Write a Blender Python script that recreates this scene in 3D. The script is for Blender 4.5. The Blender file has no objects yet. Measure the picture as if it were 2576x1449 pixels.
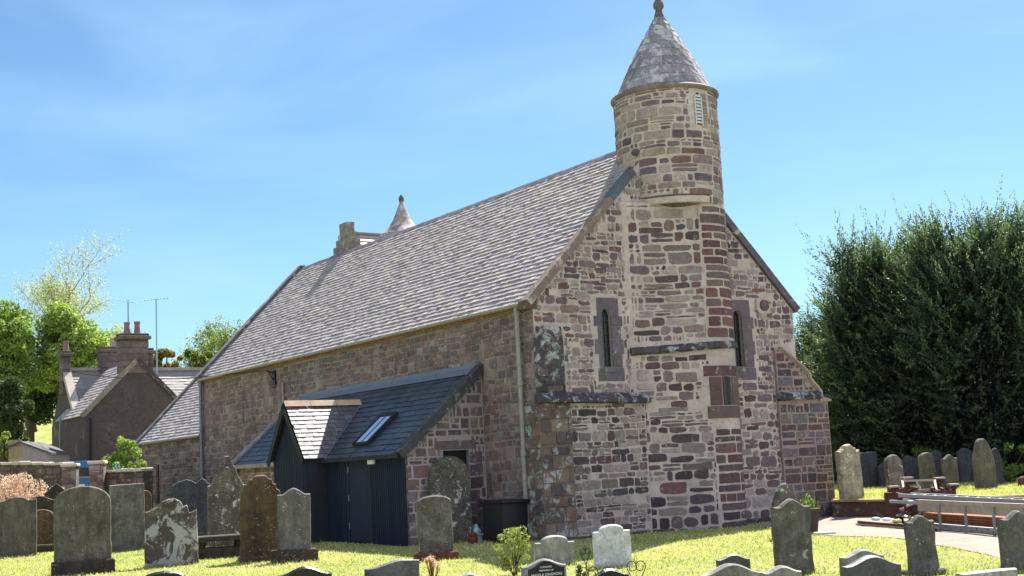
import bpy, bmesh, math, random
import numpy as np
from mathutils import Vector, Matrix
from mathutils.geometry import tessellate_polygon
from mathutils import noise as mnoise

random.seed(7); RNG = np.random.default_rng(11)
SC = bpy.context.scene
COL = SC.collection
PI = math.pi

# ------------------------------------------------------------------ camera, sky, sun, exposure
F_PX, PITCH, ROLL = 3348.16, 0.1325, -0.0492        # focal length in pixels of a 2576 px wide picture
CAM_H = 1.65
def cam_basis():
    f = Vector((0, math.cos(PITCH), math.sin(PITCH))); r = Vector((1, 0, 0)); u = r.cross(f)
    c, s = math.cos(ROLL), math.sin(ROLL)
    return c*r+s*u, -s*r+c*u, f
CR, CU, CF = cam_basis()
cam = bpy.data.cameras.new('camera'); camo = bpy.data.objects.new('camera', cam); COL.objects.link(camo)
camo.matrix_world = Matrix(((CR.x, CU.x, -CF.x, 0), (CR.y, CU.y, -CF.y, 0), (CR.z, CU.z, -CF.z, CAM_H), (0, 0, 0, 1)))
cam.sensor_width = 36; cam.lens = F_PX/2576*36; cam.clip_end = 3000; cam.clip_start = .1
SC.camera = camo

SUN_EL, SUN_AZ = math.radians(50.5), math.radians(24.8)       # azimuth measured from +Y towards +X
w = bpy.data.worlds.new('World'); SC.world = w; w.use_nodes = True
nt = w.node_tree; nt.nodes.clear()
def N(nt, t, **k):
    n = nt.nodes.new(t)
    for a, b in k.items():
        if a.startswith('i_'):
            n.inputs[a[2:].replace('_', ' ')].default_value = b
        else: setattr(n, a, b)
    return n
sky = N(nt, 'ShaderNodeTexSky', sky_type='NISHITA'); sky.sun_disc = False
sky.sun_elevation = SUN_EL; sky.sun_rotation = SUN_AZ; sky.altitude = 50; sky.air_density = .85; sky.dust_density = .45; sky.ozone_density = 3.2
tc = N(nt, 'ShaderNodeTexCoord')
mp = N(nt, 'ShaderNodeMapping'); mp.inputs['Scale'].default_value = (2.2, 1.0, 9.0); mp.inputs['Rotation'].default_value = (0.1, 0.12, 0.0)
nz = N(nt, 'ShaderNodeTexNoise'); nz.inputs['Scale'].default_value = 1.25; nz.inputs['Detail'].default_value = 5; nz.inputs['Roughness'].default_value = .5; nz.inputs['Distortion'].default_value = .7
rp = N(nt, 'ShaderNodeValToRGB'); rp.color_ramp.elements[0].position = .44; rp.color_ramp.elements[1].position = .78
rp.color_ramp.elements[0].color = (0, 0, 0, 1); rp.color_ramp.elements[1].color = (.38, .38, .38, 1)
mx = N(nt, 'ShaderNodeMix', data_type='RGBA'); mx.inputs['B'].default_value = (4.4, 6.9, 9.0, 1)
hs = N(nt, 'ShaderNodeHueSaturation'); hs.inputs['Saturation'].default_value = 1.0
bg = N(nt, 'ShaderNodeBackground'); bg.inputs['Strength'].default_value = .048
out = N(nt, 'ShaderNodeOutputWorld')
L = nt.links.new
L(tc.outputs['Generated'], mp.inputs['Vector']); L(mp.outputs['Vector'], nz.inputs['Vector']); L(nz.outputs['Fac'], rp.inputs['Fac'])
tn = N(nt, 'ShaderNodeMix', data_type='RGBA', blend_type='MULTIPLY'); tn.inputs['Factor'].default_value = 1; tn.inputs['B'].default_value = (.79, 1.0, 1.04, 1)
L(sky.outputs['Color'], hs.inputs['Color']); L(hs.outputs['Color'], tn.inputs['A']); L(tn.outputs['Result'], mx.inputs['A']); L(rp.outputs['Color'], mx.inputs['Factor'])
# unseen bright cloud added to the sky behind the camera to fill the shade
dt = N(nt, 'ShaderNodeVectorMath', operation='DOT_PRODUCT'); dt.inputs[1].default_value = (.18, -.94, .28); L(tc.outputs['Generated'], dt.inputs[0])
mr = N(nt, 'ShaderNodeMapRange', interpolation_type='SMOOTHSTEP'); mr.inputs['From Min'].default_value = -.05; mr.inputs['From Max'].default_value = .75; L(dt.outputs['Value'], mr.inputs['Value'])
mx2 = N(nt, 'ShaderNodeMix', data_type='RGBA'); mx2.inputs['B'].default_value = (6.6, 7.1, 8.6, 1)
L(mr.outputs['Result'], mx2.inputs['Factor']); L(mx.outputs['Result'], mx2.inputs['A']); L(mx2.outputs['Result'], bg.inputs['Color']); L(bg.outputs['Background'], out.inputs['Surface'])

sun = bpy.data.lights.new('sun', 'SUN'); sun.energy = 5.0; sun.angle = math.radians(.5); sun.color = (1, .95, .86)
suno = bpy.data.objects.new('sun', sun); COL.objects.link(suno)
sdir = Vector((math.sin(SUN_AZ)*math.cos(SUN_EL), math.cos(SUN_AZ)*math.cos(SUN_EL), math.sin(SUN_EL)))
suno.rotation_euler = sdir.to_track_quat('Z', 'Y').to_euler(); suno.location = (10, 20, 40)
SC.view_settings.view_transform = 'Standard'; SC.view_settings.look = 'None'
SC.view_settings.exposure = 1.62; SC.view_settings.gamma = 1

# ------------------------------------------------------------------ picture-to-place helpers (survey)
def ray(px, py): return ((px-1288)/F_PX*CR - (py-724.5)/F_PX*CU + CF)
def at(px, py, Y):
    d = ray(px, py); t = Y/d.y; return Vector((d.x*t, Y, CAM_H+d.z*t))
def ground_at(px, py, z=0.0):
    d = ray(px, py); t = (z-CAM_H)/d.z; return Vector((d.x*t, d.y*t, z))

# ------------------------------------------------------------------ object helpers
def tag(o, label=None, cat=None, group=None, kind=None):
    if label: o['label'] = label
    if cat: o['category'] = cat
    if group: o['group'] = group
    if kind: o['kind'] = kind
    return o
def empty(name, loc=(0, 0, 0), rz=0, label=None, cat=None, group=None):
    o = bpy.data.objects.new(name, None); COL.objects.link(o); o.location = loc; o.rotation_euler = (0, 0, rz)
    o.empty_display_size = .3
    return tag(o, label, cat, group)
class MB:
    def __init__(s): s.v = []; s.f = []; s.m = []; s.t = []
    def add(s, vs, fs, m=0, t=(1, 1, 1)):
        b = len(s.v); s.v += [tuple(v) for v in vs]
        for f in fs: s.f.append([b+i for i in f]); s.m.append(m); s.t.append(t)
    def box(s, a, b, m=0, t=(1, 1, 1), bev=0):
        x0, y0, z0 = [min(p, q) for p, q in zip(a, b)]; x1, y1, z1 = [max(p, q) for p, q in zip(a, b)]
        if bev <= 0:
            vs = [(x0, y0, z0), (x1, y0, z0), (x1, y1, z0), (x0, y1, z0), (x0, y0, z1), (x1, y0, z1), (x1, y1, z1), (x0, y1, z1)]
            s.add(vs, [(0, 3, 2, 1), (4, 5, 6, 7), (0, 1, 5, 4), (1, 2, 6, 5), (2, 3, 7, 6), (3, 0, 4, 7)], m, t)
        else:
            e = bev
            def ring(z, k): return [(x0+k, y0+k, z), (x1-k, y0+k, z), (x1-k, y1-k, z), (x0+k, y1-k, z)]
            def ring8(z, k):
                q = k+e
                return [(x0+q, y0+k, z), (x1-q, y0+k, z), (x1-k, y0+q, z), (x1-k, y1-q, z), (x1-q, y1-k, z), (x0+q, y1-k, z), (x0+k, y1-q, z), (x0+k, y0+q, z)]
            rs = [ring8(z0, e*.9), ring8(z0+e, 0), ring8(z1-e, 0), ring8(z1, e*.9)]
            vs = [p for r in rs for p in r]; fs = [tuple(range(7, -1, -1)), tuple(range(24, 32))]
            for k in range(3):
                for i in range(8): j = (i+1) % 8; fs.append((k*8+i, k*8+j, k*8+8+j, k*8+8+i))
            s.add(vs, fs, m, t)
    def bar(s, p, q, wd, ht, m=0, t=(1, 1, 1), up=(0, 0, 1)):
        p, q = Vector(p), Vector(q); d = (q-p).normalized(); sd = d.cross(Vector(up))
        if sd.length < 1e-4: sd = d.cross(Vector((1, 0, 0)))
        sd.normalize(); u = sd.cross(d)
        vs = []
        for c in (p, q):
            for a, b in ((-1, -1), (1, -1), (1, 1), (-1, 1)): vs.append(c+sd*a*wd/2+u*b*ht/2)
        s.add(vs, [(0, 1, 2, 3), (7, 6, 5, 4), (0, 4, 5, 1), (1, 5, 6, 2), (2, 6, 7, 3), (3, 7, 4, 0)], m, t)
    def tube(s, pts, rad, m=0, t=(1, 1, 1), n=8, cap=True):
        pts = [Vector(p) for p in pts]
        if not hasattr(rad, '__len__'): rad = [rad]*len(pts)
        vs = []; fs = []
        ref = None
        for i, p in enumerate(pts):
            d = (pts[min(i+1, len(pts)-1)]-pts[max(i-1, 0)]).normalized()
            if ref is None:
                ref = d.cross(Vector((0, 0, 1)))
                if ref.length < .05: ref = d.cross(Vector((1, 0, 0)))
            ref = (ref-d*ref.dot(d)).normalized(); b = d.cross(ref)
            for k in range(n):
                a = 2*PI*k/n; vs.append(p+(ref*math.cos(a)+b*math.sin(a))*rad[i])
        for i in range(len(pts)-1):
            for k in range(n):
                j = (k+1) % n; fs.append((i*n+k, i*n+j, i*n+n+j, i*n+n+k))
        if cap: fs.append(tuple(range(n-1, -1, -1))); fs.append(tuple(range((len(pts)-1)*n, len(pts)*n)))
        s.add(vs, fs, m, t)
    def lathe(s, prof, c=(0, 0, 0), n=32, m=0, t=(1, 1, 1)):
        vs = []; fs = []
        for r, z in prof:
            for k in range(n):
                a = 2*PI*k/n; vs.append((c[0]+r*math.cos(a), c[1]+r*math.sin(a), c[2]+z))
        for i in range(len(prof)-1):
            for k in range(n):
                j = (k+1) % n; fs.append((i*n+k, i*n+j, i*n+n+j, i*n+n+k))
        fs.append(tuple(range(n-1, -1, -1))); fs.append(tuple(range((len(prof)-1)*n, len(prof)*n)))
        s.add(vs, fs, m, t)
    def prism(s, poly, y0, y1, fn=None, m=0, t=(1, 1, 1)):
        """poly in (x,z), extruded along y"""
        n = len(poly); fn = fn or (lambda x, y, z: (x, y, z))
        vs = [fn(x, y0, z) for x, z in poly]+[fn(x, y1, z) for x, z in poly]
        fs = [tuple(range(n)), tuple(range(2*n-1, n-1, -1))]
        for i in range(n): j = (i+1) % n; fs.append((i, n+i, n+j, j))
        s.add(vs, fs, m, t)
    def build(s, name, mats, parent=None, smooth=False):
        me = bpy.data.meshes.new(name); me.from_pydata(s.v, [], s.f)
        if not isinstance(mats, (list, tuple)): mats = [mats]
        for m in mats: me.materials.append(m)
        me.polygons.foreach_set('material_index', s.m)
        at_ = me.attributes.new('tint', 'FLOAT_COLOR', 'FACE')
        tt = np.ones((len(s.f), 4), np.float32); tt[:, :3] = np.array(s.t, np.float32).reshape(-1, 3); at_.data.foreach_set('color', tt.ravel())
        bm = bmesh.new(); bm.from_mesh(me); bmesh.ops.recalc_face_normals(bm, faces=bm.faces); bm.to_mesh(me); bm.free()
        if smooth: me.polygons.foreach_set('use_smooth', [True]*len(me.polygons))
        o = bpy.data.objects.new(name, me); COL.objects.link(o)
        if parent: o.parent = parent
        return o
def np_mesh(name, V, Fq, mat, tint=None, parent=None):
    """V (n,3) array, Fq (m,k) int array"""
    me = bpy.data.meshes.new(name); k = Fq.shape[1]; m = len(Fq)
    me.vertices.add(len(V)); me.vertices.foreach_set('co', V.astype(np.float32).ravel())
    me.loops.add(m*k); me.loops.foreach_set('vertex_index', Fq.astype(np.int32).ravel())
    me.polygons.add(m); me.polygons.foreach_set('loop_start', np.arange(m, dtype=np.int32)*k)
    me.materials.append(mat)
    if tint is not None:
        at_ = me.attributes.new('tint', 'FLOAT_COLOR', 'FACE'); t4 = np.ones((m, 4), np.float32); t4[:, :3] = tint
        at_.data.foreach_set('color', t4.ravel())
    me.update(calc_edges=True); me.validate()
    o = bpy.data.objects.new(name, me); COL.objects.link(o)
    if parent: o.parent = parent
    return o
def S(h):
    h = h.lstrip('#'); c = [int(h[i:i+2], 16)/255 for i in (0, 2, 4)]
    return tuple(x/12.92 if x <= .04045 else ((x+.055)/1.055)**2.4 for x in c)
def jit(c, a=.12, h=.04):
    k = 1+random.uniform(-a, a); return tuple(max(.003, x*k*(1+random.uniform(-h, h))) for x in c)

# ------------------------------------------------------------------ materials
def new_mat(name):
    m = bpy.data.materials.new(name); m.use_nodes = True; nt = m.node_tree
    b = nt.nodes['Principled BSDF']; return m, nt, b
def vec_node(nt, scale=(1, 1, 1), per_object=False):
    tc = N(nt, 'ShaderNodeTexCoord'); src = tc.outputs['Object']
    if per_object:
        oi = N(nt, 'ShaderNodeObjectInfo'); ad = N(nt, 'ShaderNodeVectorMath', operation='ADD')
        nt.links.new(src, ad.inputs[0]); nt.links.new(oi.outputs['Location'], ad.inputs[1]); src = ad.outputs[0]
    mp = N(nt, 'ShaderNodeMapping'); mp.inputs['Scale'].default_value = scale
    nt.links.new(src, mp.inputs['Vector']); return mp.outputs['Vector']
def noise(nt, vec, scale, detail=6, rough=.6, dist=0):
    n = N(nt, 'ShaderNodeTexNoise'); n.inputs['Scale'].default_value = scale; n.inputs['Detail'].default_value = detail
    n.inputs['Roughness'].default_value = rough; n.inputs['Distortion'].default_value = dist
    nt.links.new(vec, n.inputs['Vector']); return n.outputs['Fac']
def ramp(nt, fac, stops):
    r = N(nt, 'ShaderNodeValToRGB'); e = r.color_ramp.elements
    while len(e) < len(stops): e.new(.5)
    for el, (p, c) in zip(e, stops):
        el.position = p; el.color = (*(c if hasattr(c, '__len__') else (c, c, c)), 1)
    nt.links.new(fac, r.inputs['Fac']); return r.outputs['Color']
def mix(nt, fac, a, b, blend='MIX'):
    m = N(nt, 'ShaderNodeMix', data_type='RGBA', blend_type=blend)
    for v, i in ((fac, 'Factor'), (a, 'A'), (b, 'B')):
        s = m.inputs[i]
        if hasattr(v, 'is_linked') or hasattr(v, 'links'): nt.links.new(v, s)
        elif hasattr(v, '__len__'): s.default_value = (*v, 1)
        else: s.default_value = v
    return m.outputs['Result']
def bump(nt, b, h, strength=.4, dist=.02):
    n = N(nt, 'ShaderNodeBump'); n.inputs['Strength'].default_value = strength; n.inputs['Distance'].default_value = dist
    nt.links.new(h, n.inputs['Height']); nt.links.new(n.outputs['Normal'], b.inputs['Normal'])
def tint_mat(name, rough=.9, var=(.72, 1.28), nscale=9, bstr=.5, bdist=.01, lichen=0, lichen_col=(.42, .45, .42), lscale=5, dark=0, spec=.25, stretch=(1, 1, 1), per_object=False):
    """colour from the mesh's own tint attribute, broken up by grain, dark weather stain and pale lichen"""
    m, nt, b = new_mat(name); v = vec_node(nt, stretch, per_object)
    a = N(nt, 'ShaderNodeAttribute', attribute_name='tint')
    g = noise(nt, v, nscale, 8, .7); col = mix(nt, 1, a.outputs['Color'], ramp(nt, g, [(.25, var[0]), (.75, var[1])]), 'MULTIPLY')
    g2 = noise(nt, v, nscale*.16, 4, .6, .5); col = mix(nt, 1, col, ramp(nt, g2, [(.3, .8), (.7, 1.15)]), 'MULTIPLY')
    if dark:
        d = noise(nt, v, 1.3, 6, .65, 1.0); col = mix(nt, ramp(nt, d, [(.5, 0), (.68, dark)]), col, (.02, .02, .022))
    if lichen:
        l = noise(nt, v, lscale, 7, .68, .4); col = mix(nt, mix(nt, 1, ramp(nt, l, [(.6-.2*lichen, 0), (.69-.2*lichen, .85)]), ramp(nt, noise(nt, v, lscale*6, 5, .7), [(.32, .25), (.6, 1)]), 'MULTIPLY'), col, lichen_col)
    nt.links.new(col, b.inputs['Base Color']); b.inputs['Roughness'].default_value = rough; b.inputs['Specular IOR Level'].default_value = spec
    if bstr: bump(nt, b, noise(nt, v, nscale*1.7, 8, .75), bstr, bdist)
    return m
def flat_mat(name, c, rough=.6, metal=0, var=.15, scale=14, bstr=.0, spec=.4):
    m, nt, b = new_mat(name); v = vec_node(nt, per_object=True); g = noise(nt, v, scale, 6, .65)
    col = mix(nt, 1, c, ramp(nt, g, [(.25, 1-var), (.75, 1+var)]), 'MULTIPLY')
    nt.links.new(col, b.inputs['Base Color']); b.inputs['Roughness'].default_value = rough; b.inputs['Metallic'].default_value = metal
    b.inputs['Specular IOR Level'].default_value = spec
    if bstr: bump(nt, b, g, bstr, .01)
    return m
def grave_mat(name, c1, c2, lichen=.0, lcol=(.5, .5, .46), lscale=6, streak=.4, moss=None, rough=.9, big=0):
    """weathered headstone: two stone tones in vertical streaks, lichen spots, grime towards nothing in particular"""
    m, nt, b = new_mat(name); v = vec_node(nt, (1, 1, 1), True); vs = vec_node(nt, (3.2, 3.2, .55), True)
    base = mix(nt, ramp(nt, noise(nt, v, 2.2, 8, .7, .6), [(.35, 0), (.65, 1)]), c1, c2)
    base = mix(nt, 1, base, ramp(nt, noise(nt, vs, 2.6, 6, .7), [(.3, 1-streak), (.7, 1+streak*.6)]), 'MULTIPLY')
    base = mix(nt, 1, base, ramp(nt, noise(nt, v, 26, 6, .75), [(.25, .6), (.75, 1.4)]), 'MULTIPLY'); base = mix(nt, 1, base, ramp(nt, noise(nt, v, 7, 7, .75, .8), [(.3, .62), (.7, 1.3)]), 'MULTIPLY')
    if moss: base = mix(nt, ramp(nt, noise(nt, v, 1.7, 5, .6, .8), [(.5, 0), (.66, .6)]), base, moss)
    if lichen:
        vo = N(nt, 'ShaderNodeTexVoronoi'); vo.inputs['Scale'].default_value = lscale*3.2; nt.links.new(v, vo.inputs['Vector'])
        sp = ramp(nt, vo.outputs['Distance'], [(.16, .8), (.24, 0)])
        gate = ramp(nt, noise(nt, v, lscale*.7, 4, .6), [(.6-.25*lichen, 0), (.64-.25*lichen, 1)])
        base = mix(nt, mix(nt, 1, sp, gate, 'MULTIPLY'), base, lcol)
        big_ = ramp(nt, noise(nt, v, lscale*.55, 8, .72, .6), [(.7-.3*lichen-.28*big, 0), (.73-.3*lichen-.28*big, .75)])
        base = mix(nt, big_, base, lcol)
    nt.links.new(base, b.inputs['Base Color']); b.inputs['Roughness'].default_value = rough; b.inputs['Specular IOR Level'].default_value = .25
    bump(nt, b, noise(nt, v, 20, 8, .75), .55, .012); return m
def leaf_mat(name, trans=.35):
    m, nt, b = new_mat(name); a = N(nt, 'ShaderNodeAttribute', attribute_name='tint')
    nt.links.new(a.outputs['Color'], b.inputs['Base Color']); b.inputs['Roughness'].default_value = .55; b.inputs['Specular IOR Level'].default_value = .35
    t = N(nt, 'ShaderNodeBsdfTranslucent'); mxs = N(nt, 'ShaderNodeMixShader'); mxs.inputs[0].default_value = trans
    c2 = mix(nt, 1, a.outputs['Color'], (1.25, 1.3, .7), 'MULTIPLY'); nt.links.new(c2, t.inputs['Color'])
    nt.links.new(b.outputs[0], mxs.inputs[1]); nt.links.new(t.outputs[0], mxs.inputs[2])
    nt.links.new(mxs.outputs[0], nt.nodes['Material Output'].inputs['Surface']); return m

M = {}
M['rubble'] = tint_mat('rubble_stone', nscale=11, var=(.6, 1.4), bstr=.9, bdist=.012, lichen=.04, lichen_col=(.34, .33, .32), lscale=7)
M['oldrubble'] = tint_mat('weathered_rubble', nscale=10, bstr=.8, bdist=.015, lichen=.16, lichen_col=(.36, .37, .35), lscale=6, dark=.35)
M['lichenstone'] = tint_mat('lichen_covered_stone', nscale=10, bstr=.8, bdist=.015, lichen=.42, lichen_col=(.44, .50, .50), lscale=4, dark=.45)
M['mortar'] = tint_mat('lime_mortar', nscale=9, bstr=.7, bdist=.012, var=(.7, 1.18), dark=.0, lichen=.12, lichen_col=(.33, .27, .24), lscale=1.6)
M['slate'] = tint_mat('roof_slate', rough=.62, nscale=13, bstr=.3, bdist=.004, var=(.86, 1.14), spec=.4, lichen=.03, lichen_col=(.36, .35, .28), lscale=1.4)
M['newslate'] = tint_mat('new_roof_slate', rough=.46, nscale=11, bstr=.2, bdist=.003, var=(.75, 1.25), spec=.6)
M['ashlar'] = tint_mat('dressed_sandstone', nscale=8, bstr=.4, bdist=.006, lichen=.08)
M['spirestone'] = tint_mat('spire_stone', nscale=8, bstr=.6, bdist=.012, lichen=.5, lichen_col=(.54, .56, .56), lscale=4.2, dark=.25)
M['copestone'] = tint_mat('coping_stone', nscale=9, bstr=.5, bdist=.01, lichen=.2, lichen_col=(.5, .47, .42), lscale=3)
M['timber'] = tint_mat('black_stained_timber', rough=.75, nscale=6, bstr=.25, bdist=.004, var=(.7, 1.3), stretch=(3, 3, .4))
M['lead'] = flat_mat('lead_sheet', S('6c7682'), .55, .3, .18, 6, .1)
M['iron'] = flat_mat('painted_cast_iron', S('8a8683'), .55, .1, .3, 9, .1)
M['darkiron'] = flat_mat('black_wrought_iron', (.012, .012, .014), .5, .4, .2)
M['glass'] = flat_mat('dark_leaded_glass', (.012, .013, .016), .25, 0, .3, 30, .0, .6)
M['skyglass'] = flat_mat('rooflight_glass', (.55, .6, .65), .06, .85, .05, 3, 0, 1)
M['louvre'] = flat_mat('pale_louvre', S('b9bfc0'), .7, 0, .15)
M['white'] = flat_mat('white_plastic', S('d8dadb'), .45, 0, .05)
M['blackplastic'] = flat_mat('black_plastic', (.009, .009, .011), .45, 0, .2)
M['alu'] = flat_mat('dull_aluminium', S('8e9298'), .5, .5, .14, 8, .05)
M['galv'] = flat_mat('galvanised_steel', S('9a9084'), .6, .1, .25, 7, .1)
M['rust'] = flat_mat('rusty_steel', S('4c2d25'), .9, .1, .55, 11, .5)
M['board'] = flat_mat('weathered_board', S('7a4a2c'), .85, 0, .45, 8, .3)
M['terracotta'] = flat_mat('brown_clay', S('43332c'), .85, 0, .3, 12, .2)
M['harl'] = tint_mat('grey_harling', nscale=8, bstr=.9, bdist=.03, var=(.65, 1.35), dark=.45, lichen=.08, lichen_col=(.2, .16, .15), lscale=1.1)
M['leaf'] = leaf_mat('leaves', .4)
M['needle'] = leaf_mat('yew_needles', .38)
M['grassblade'] = leaf_mat('grass_blades', .35)
M['bark'] = flat_mat('bark', (.07, .052, .038), .95, 0, .4, 9, .6)
M['cable'] = flat_mat('cable_sheath', (.01, .01, .011), .6)
M['bluepaint'] = flat_mat('blue_car_paint', S('1f5f9a'), .25, .2, .05, 3, 0, .6)
M['carglass'] = flat_mat('car_glass', (.02, .025, .03), .08, 0, .05, 3, 0, .8)
# headstone stones
G = {}
G['grey'] = grave_mat('grey_sandstone', S('6c6c6a'), S('504f4d'), .16, S('b9bcb2'), 6, .35)
G['greygreen'] = grave_mat('greenish_sandstone', S('69655f'), S('494642'), .14, S('a5a29a'), 6, .5, moss=S('4d4a3d'))
G['brown'] = grave_mat('brown_sandstone', S('5f4d3a'), S('41362c'), .22, S('c9c6b8'), 7, .4, moss=S('4f4634'))
G['dark'] = grave_mat('dark_weathered_stone', S('463f3a'), S('2f2b28'), .08, S('a9a69a'), 6, .4)
G['lichen'] = grave_mat('lichen_spotted_stone', S('69655d'), S('4c4842'), .42, S('c6c4ba'), 7, .35)
G['whitelichen'] = grave_mat('white_crusted_stone', S('5f5852'), S('413c38'), .56, S('a6a9ab'), 3.4, .15, big=.12)
G['pale'] = grave_mat('pale_sandstone', S('a19c8b'), S('7e7867'), .35, S('c9c6b4'), 6, .35)
G['blue'] = grave_mat('slate_grey_stone', S('42464d'), S('32353b'), .06, S('8c939b'), 6, .3)
G['mottled'] = grave_mat('mottled_grey_stone', S('74716c'), S('4a4744'), .3, S('a9aa9f'), 9, .45, moss=S('484439'))
G['white'] = grave_mat('pale_granite', S('c4c6ca'), S('b0b3b8'), .0, streak=.06, rough=.7)
G['stained'] = grave_mat('stained_marble', S('a5a5a3'), S('7f807f'), .0, streak=.6, rough=.75, moss=S('6f7a70'))
G['granite'] = grave_mat('grey_granite', S('58595d'), S('45464a'), .0, streak=.12, rough=.45)
G['black'] = grave_mat('black_granite', S('2a2a2e'), S('1f1f23'), .0, streak=.1, rough=.25)
G['pitched'] = grave_mat('rock_faced_granite', S('8d8b89'), S('666462'), .0, streak=.2, rough=.8)
G['red'] = grave_mat('red_sandstone', S('6f4136'), S('54332c'), .15, S('a48f84'), 6, .3)

# ------------------------------------------------------------------ masonry and slating builders
PAL_GABLE = [S('75646a'), S('64545e'), S('5a4c58'), S('6f5d60'), S('7d7078'), S('645661'), S('6e4a4c'), S('564a58'), S('7d6d70')]
PAL_LOW = [S('5a484b'), S('504248'), S('625152'), S('584b54'), S('62494a'), S('483d44'), S('6a5957')]
PAL_RED = [S('64484a'), S('6b4e4e'), S('5c4246'), S('675857'), S('57444a')]
PAL_LONG = [S('7c6b6d'), S('725f63'), S('82716f'), S('6e5d60'), S('7a6060'), S('8a7a76'), S('685b62'), S('7e605e')]
PAL_ANNEX = [S('66595c'), S('5d5157'), S('70605c'), S('584e55'), S('75686a')]
def desat(p, k=.26):
    return [tuple(c*(1-k)+k*(.3*q[0]+.5*q[1]+.2*q[2]) for c in q) for q in p]
PAL_GABLE, PAL_LOW, PAL_RED, PAL_LONG = desat(PAL_GABLE), desat(PAL_LOW, .3), desat(PAL_RED, .3), desat(PAL_LONG, .3)
PAL_QUOIN = [S('694c4b'), S('5e464a'), S('6c5452'), S('5a4549'), S('64585a'), S('72605c')]
MORT = S('b3a8a5'); MORT_PINK = S('b39a9a'); MORT_LONG = S('8a7c79'); MORT_ANNEX = S('a09498')

def stone(mb, poly, mp, prot, tint, m=0, inset=.012, back=-.01):
    n = len(poly); cx = sum(p[0] for p in poly)/n; cy = sum(p[1] for p in poly)/n
    vs = [mp(s, t, back) for s, t in poly]
    for s, t in poly:
        d = math.hypot(s-cx, t-cy) or 1; k = max(.5, 1-inset/d); vs.append(mp(cx+(s-cx)*k, cy+(t-cy)*k, prot*random.uniform(.85, 1.1)))
    fs = [(i, (i+1) % n, n+(i+1) % n, n+i) for i in range(n)]; fs.append(tuple(range(n, 2*n)))
    mb.add(vs, fs, m, tint)
def stone_curved(mb, poly, mp, prot, tint, m=0, inset=.012, back=-.01):
    s0 = min(p[0] for p in poly)+.014; s1 = max(p[0] for p in poly)-.014; k = max(2, math.ceil((s1-s0)/.1)); n = len(poly)
    U = [0, .022/(s1-s0)]+[i/k for i in range(1, k)]+[1-.022/(s1-s0), 1] if s1-s0 > .12 else [0, .5, 1]; U.sort(); k = len(U)-1
    def span(s):
        ys = []
        for i in range(n):
            (a, b), (c, d) = poly[i], poly[(i+1) % n]
            if (a-s)*(c-s) <= 0 and a != c: ys.append(b+(d-b)*(s-a)/(c-a))
        return (min(ys), max(ys)) if ys else (poly[0][1], poly[0][1]+.01)
    lo, hi = [], []
    for i in range(k+1):
        s = s0+(s1-s0)*U[i]; a, b = span(s); lo.append((s, a)); hi.append((s, b))
    ring = lo+hi[::-1]; N_ = len(ring); cx = (s0+s1)/2; cy = sum(p[1] for p in ring)/N_
    f = max(.5, 1-2*inset/(s1-s0)); g = max(.5, 1-2*inset/max(.03, max(p[1] for p in hi)-min(p[1] for p in lo)))
    vs = [mp(a, b, back) for a, b in ring]+[mp(cx+(a-cx)*f, cy+(b-cy)*g, prot) for a, b in ring]
    fs = [(i, (i+1) % N_, N_+(i+1) % N_, N_+i) for i in range(N_)]+[(N_+i, N_+i+1, N_+N_-2-i, N_+N_-1-i) for i in range(k)]
    mb.add(vs, fs, m, tint)
def rough_rect(x0, y0, x1, y1, j, rnd):
    w_, h_ = x1-x0, y1-y0; r = min(w_, h_)*rnd
    def R(): return random.uniform(-j, j)
    rr = [r*random.uniform(.3, 1.3) for _ in range(8)]
    rr = [min(q, .45*min(w_, h_)) for q in rr]
    q = lambda a, b, f: a+(b-a)*f
    pts = [(x0+rr[0], y0), (q(x0, x1, .36), y0-j*.4), (q(x0, x1, .66), y0-j*.2), (x1-rr[1], y0), (x1, y0+rr[2]), (x1+j*.3, (y0+y1)/2), (x1, y1-rr[3]), (x1-rr[4], y1), (q(x0, x1, .64), y1+j*.4), (q(x0, x1, .34), y1+j*.2), (x0+rr[5], y1), (x0, y1-rr[6]), (x0-j*.3, (y0+y1)/2), (x0, y0+rr[7])]
    return [(a+R(), b+R()) for a, b in pts]
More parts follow.
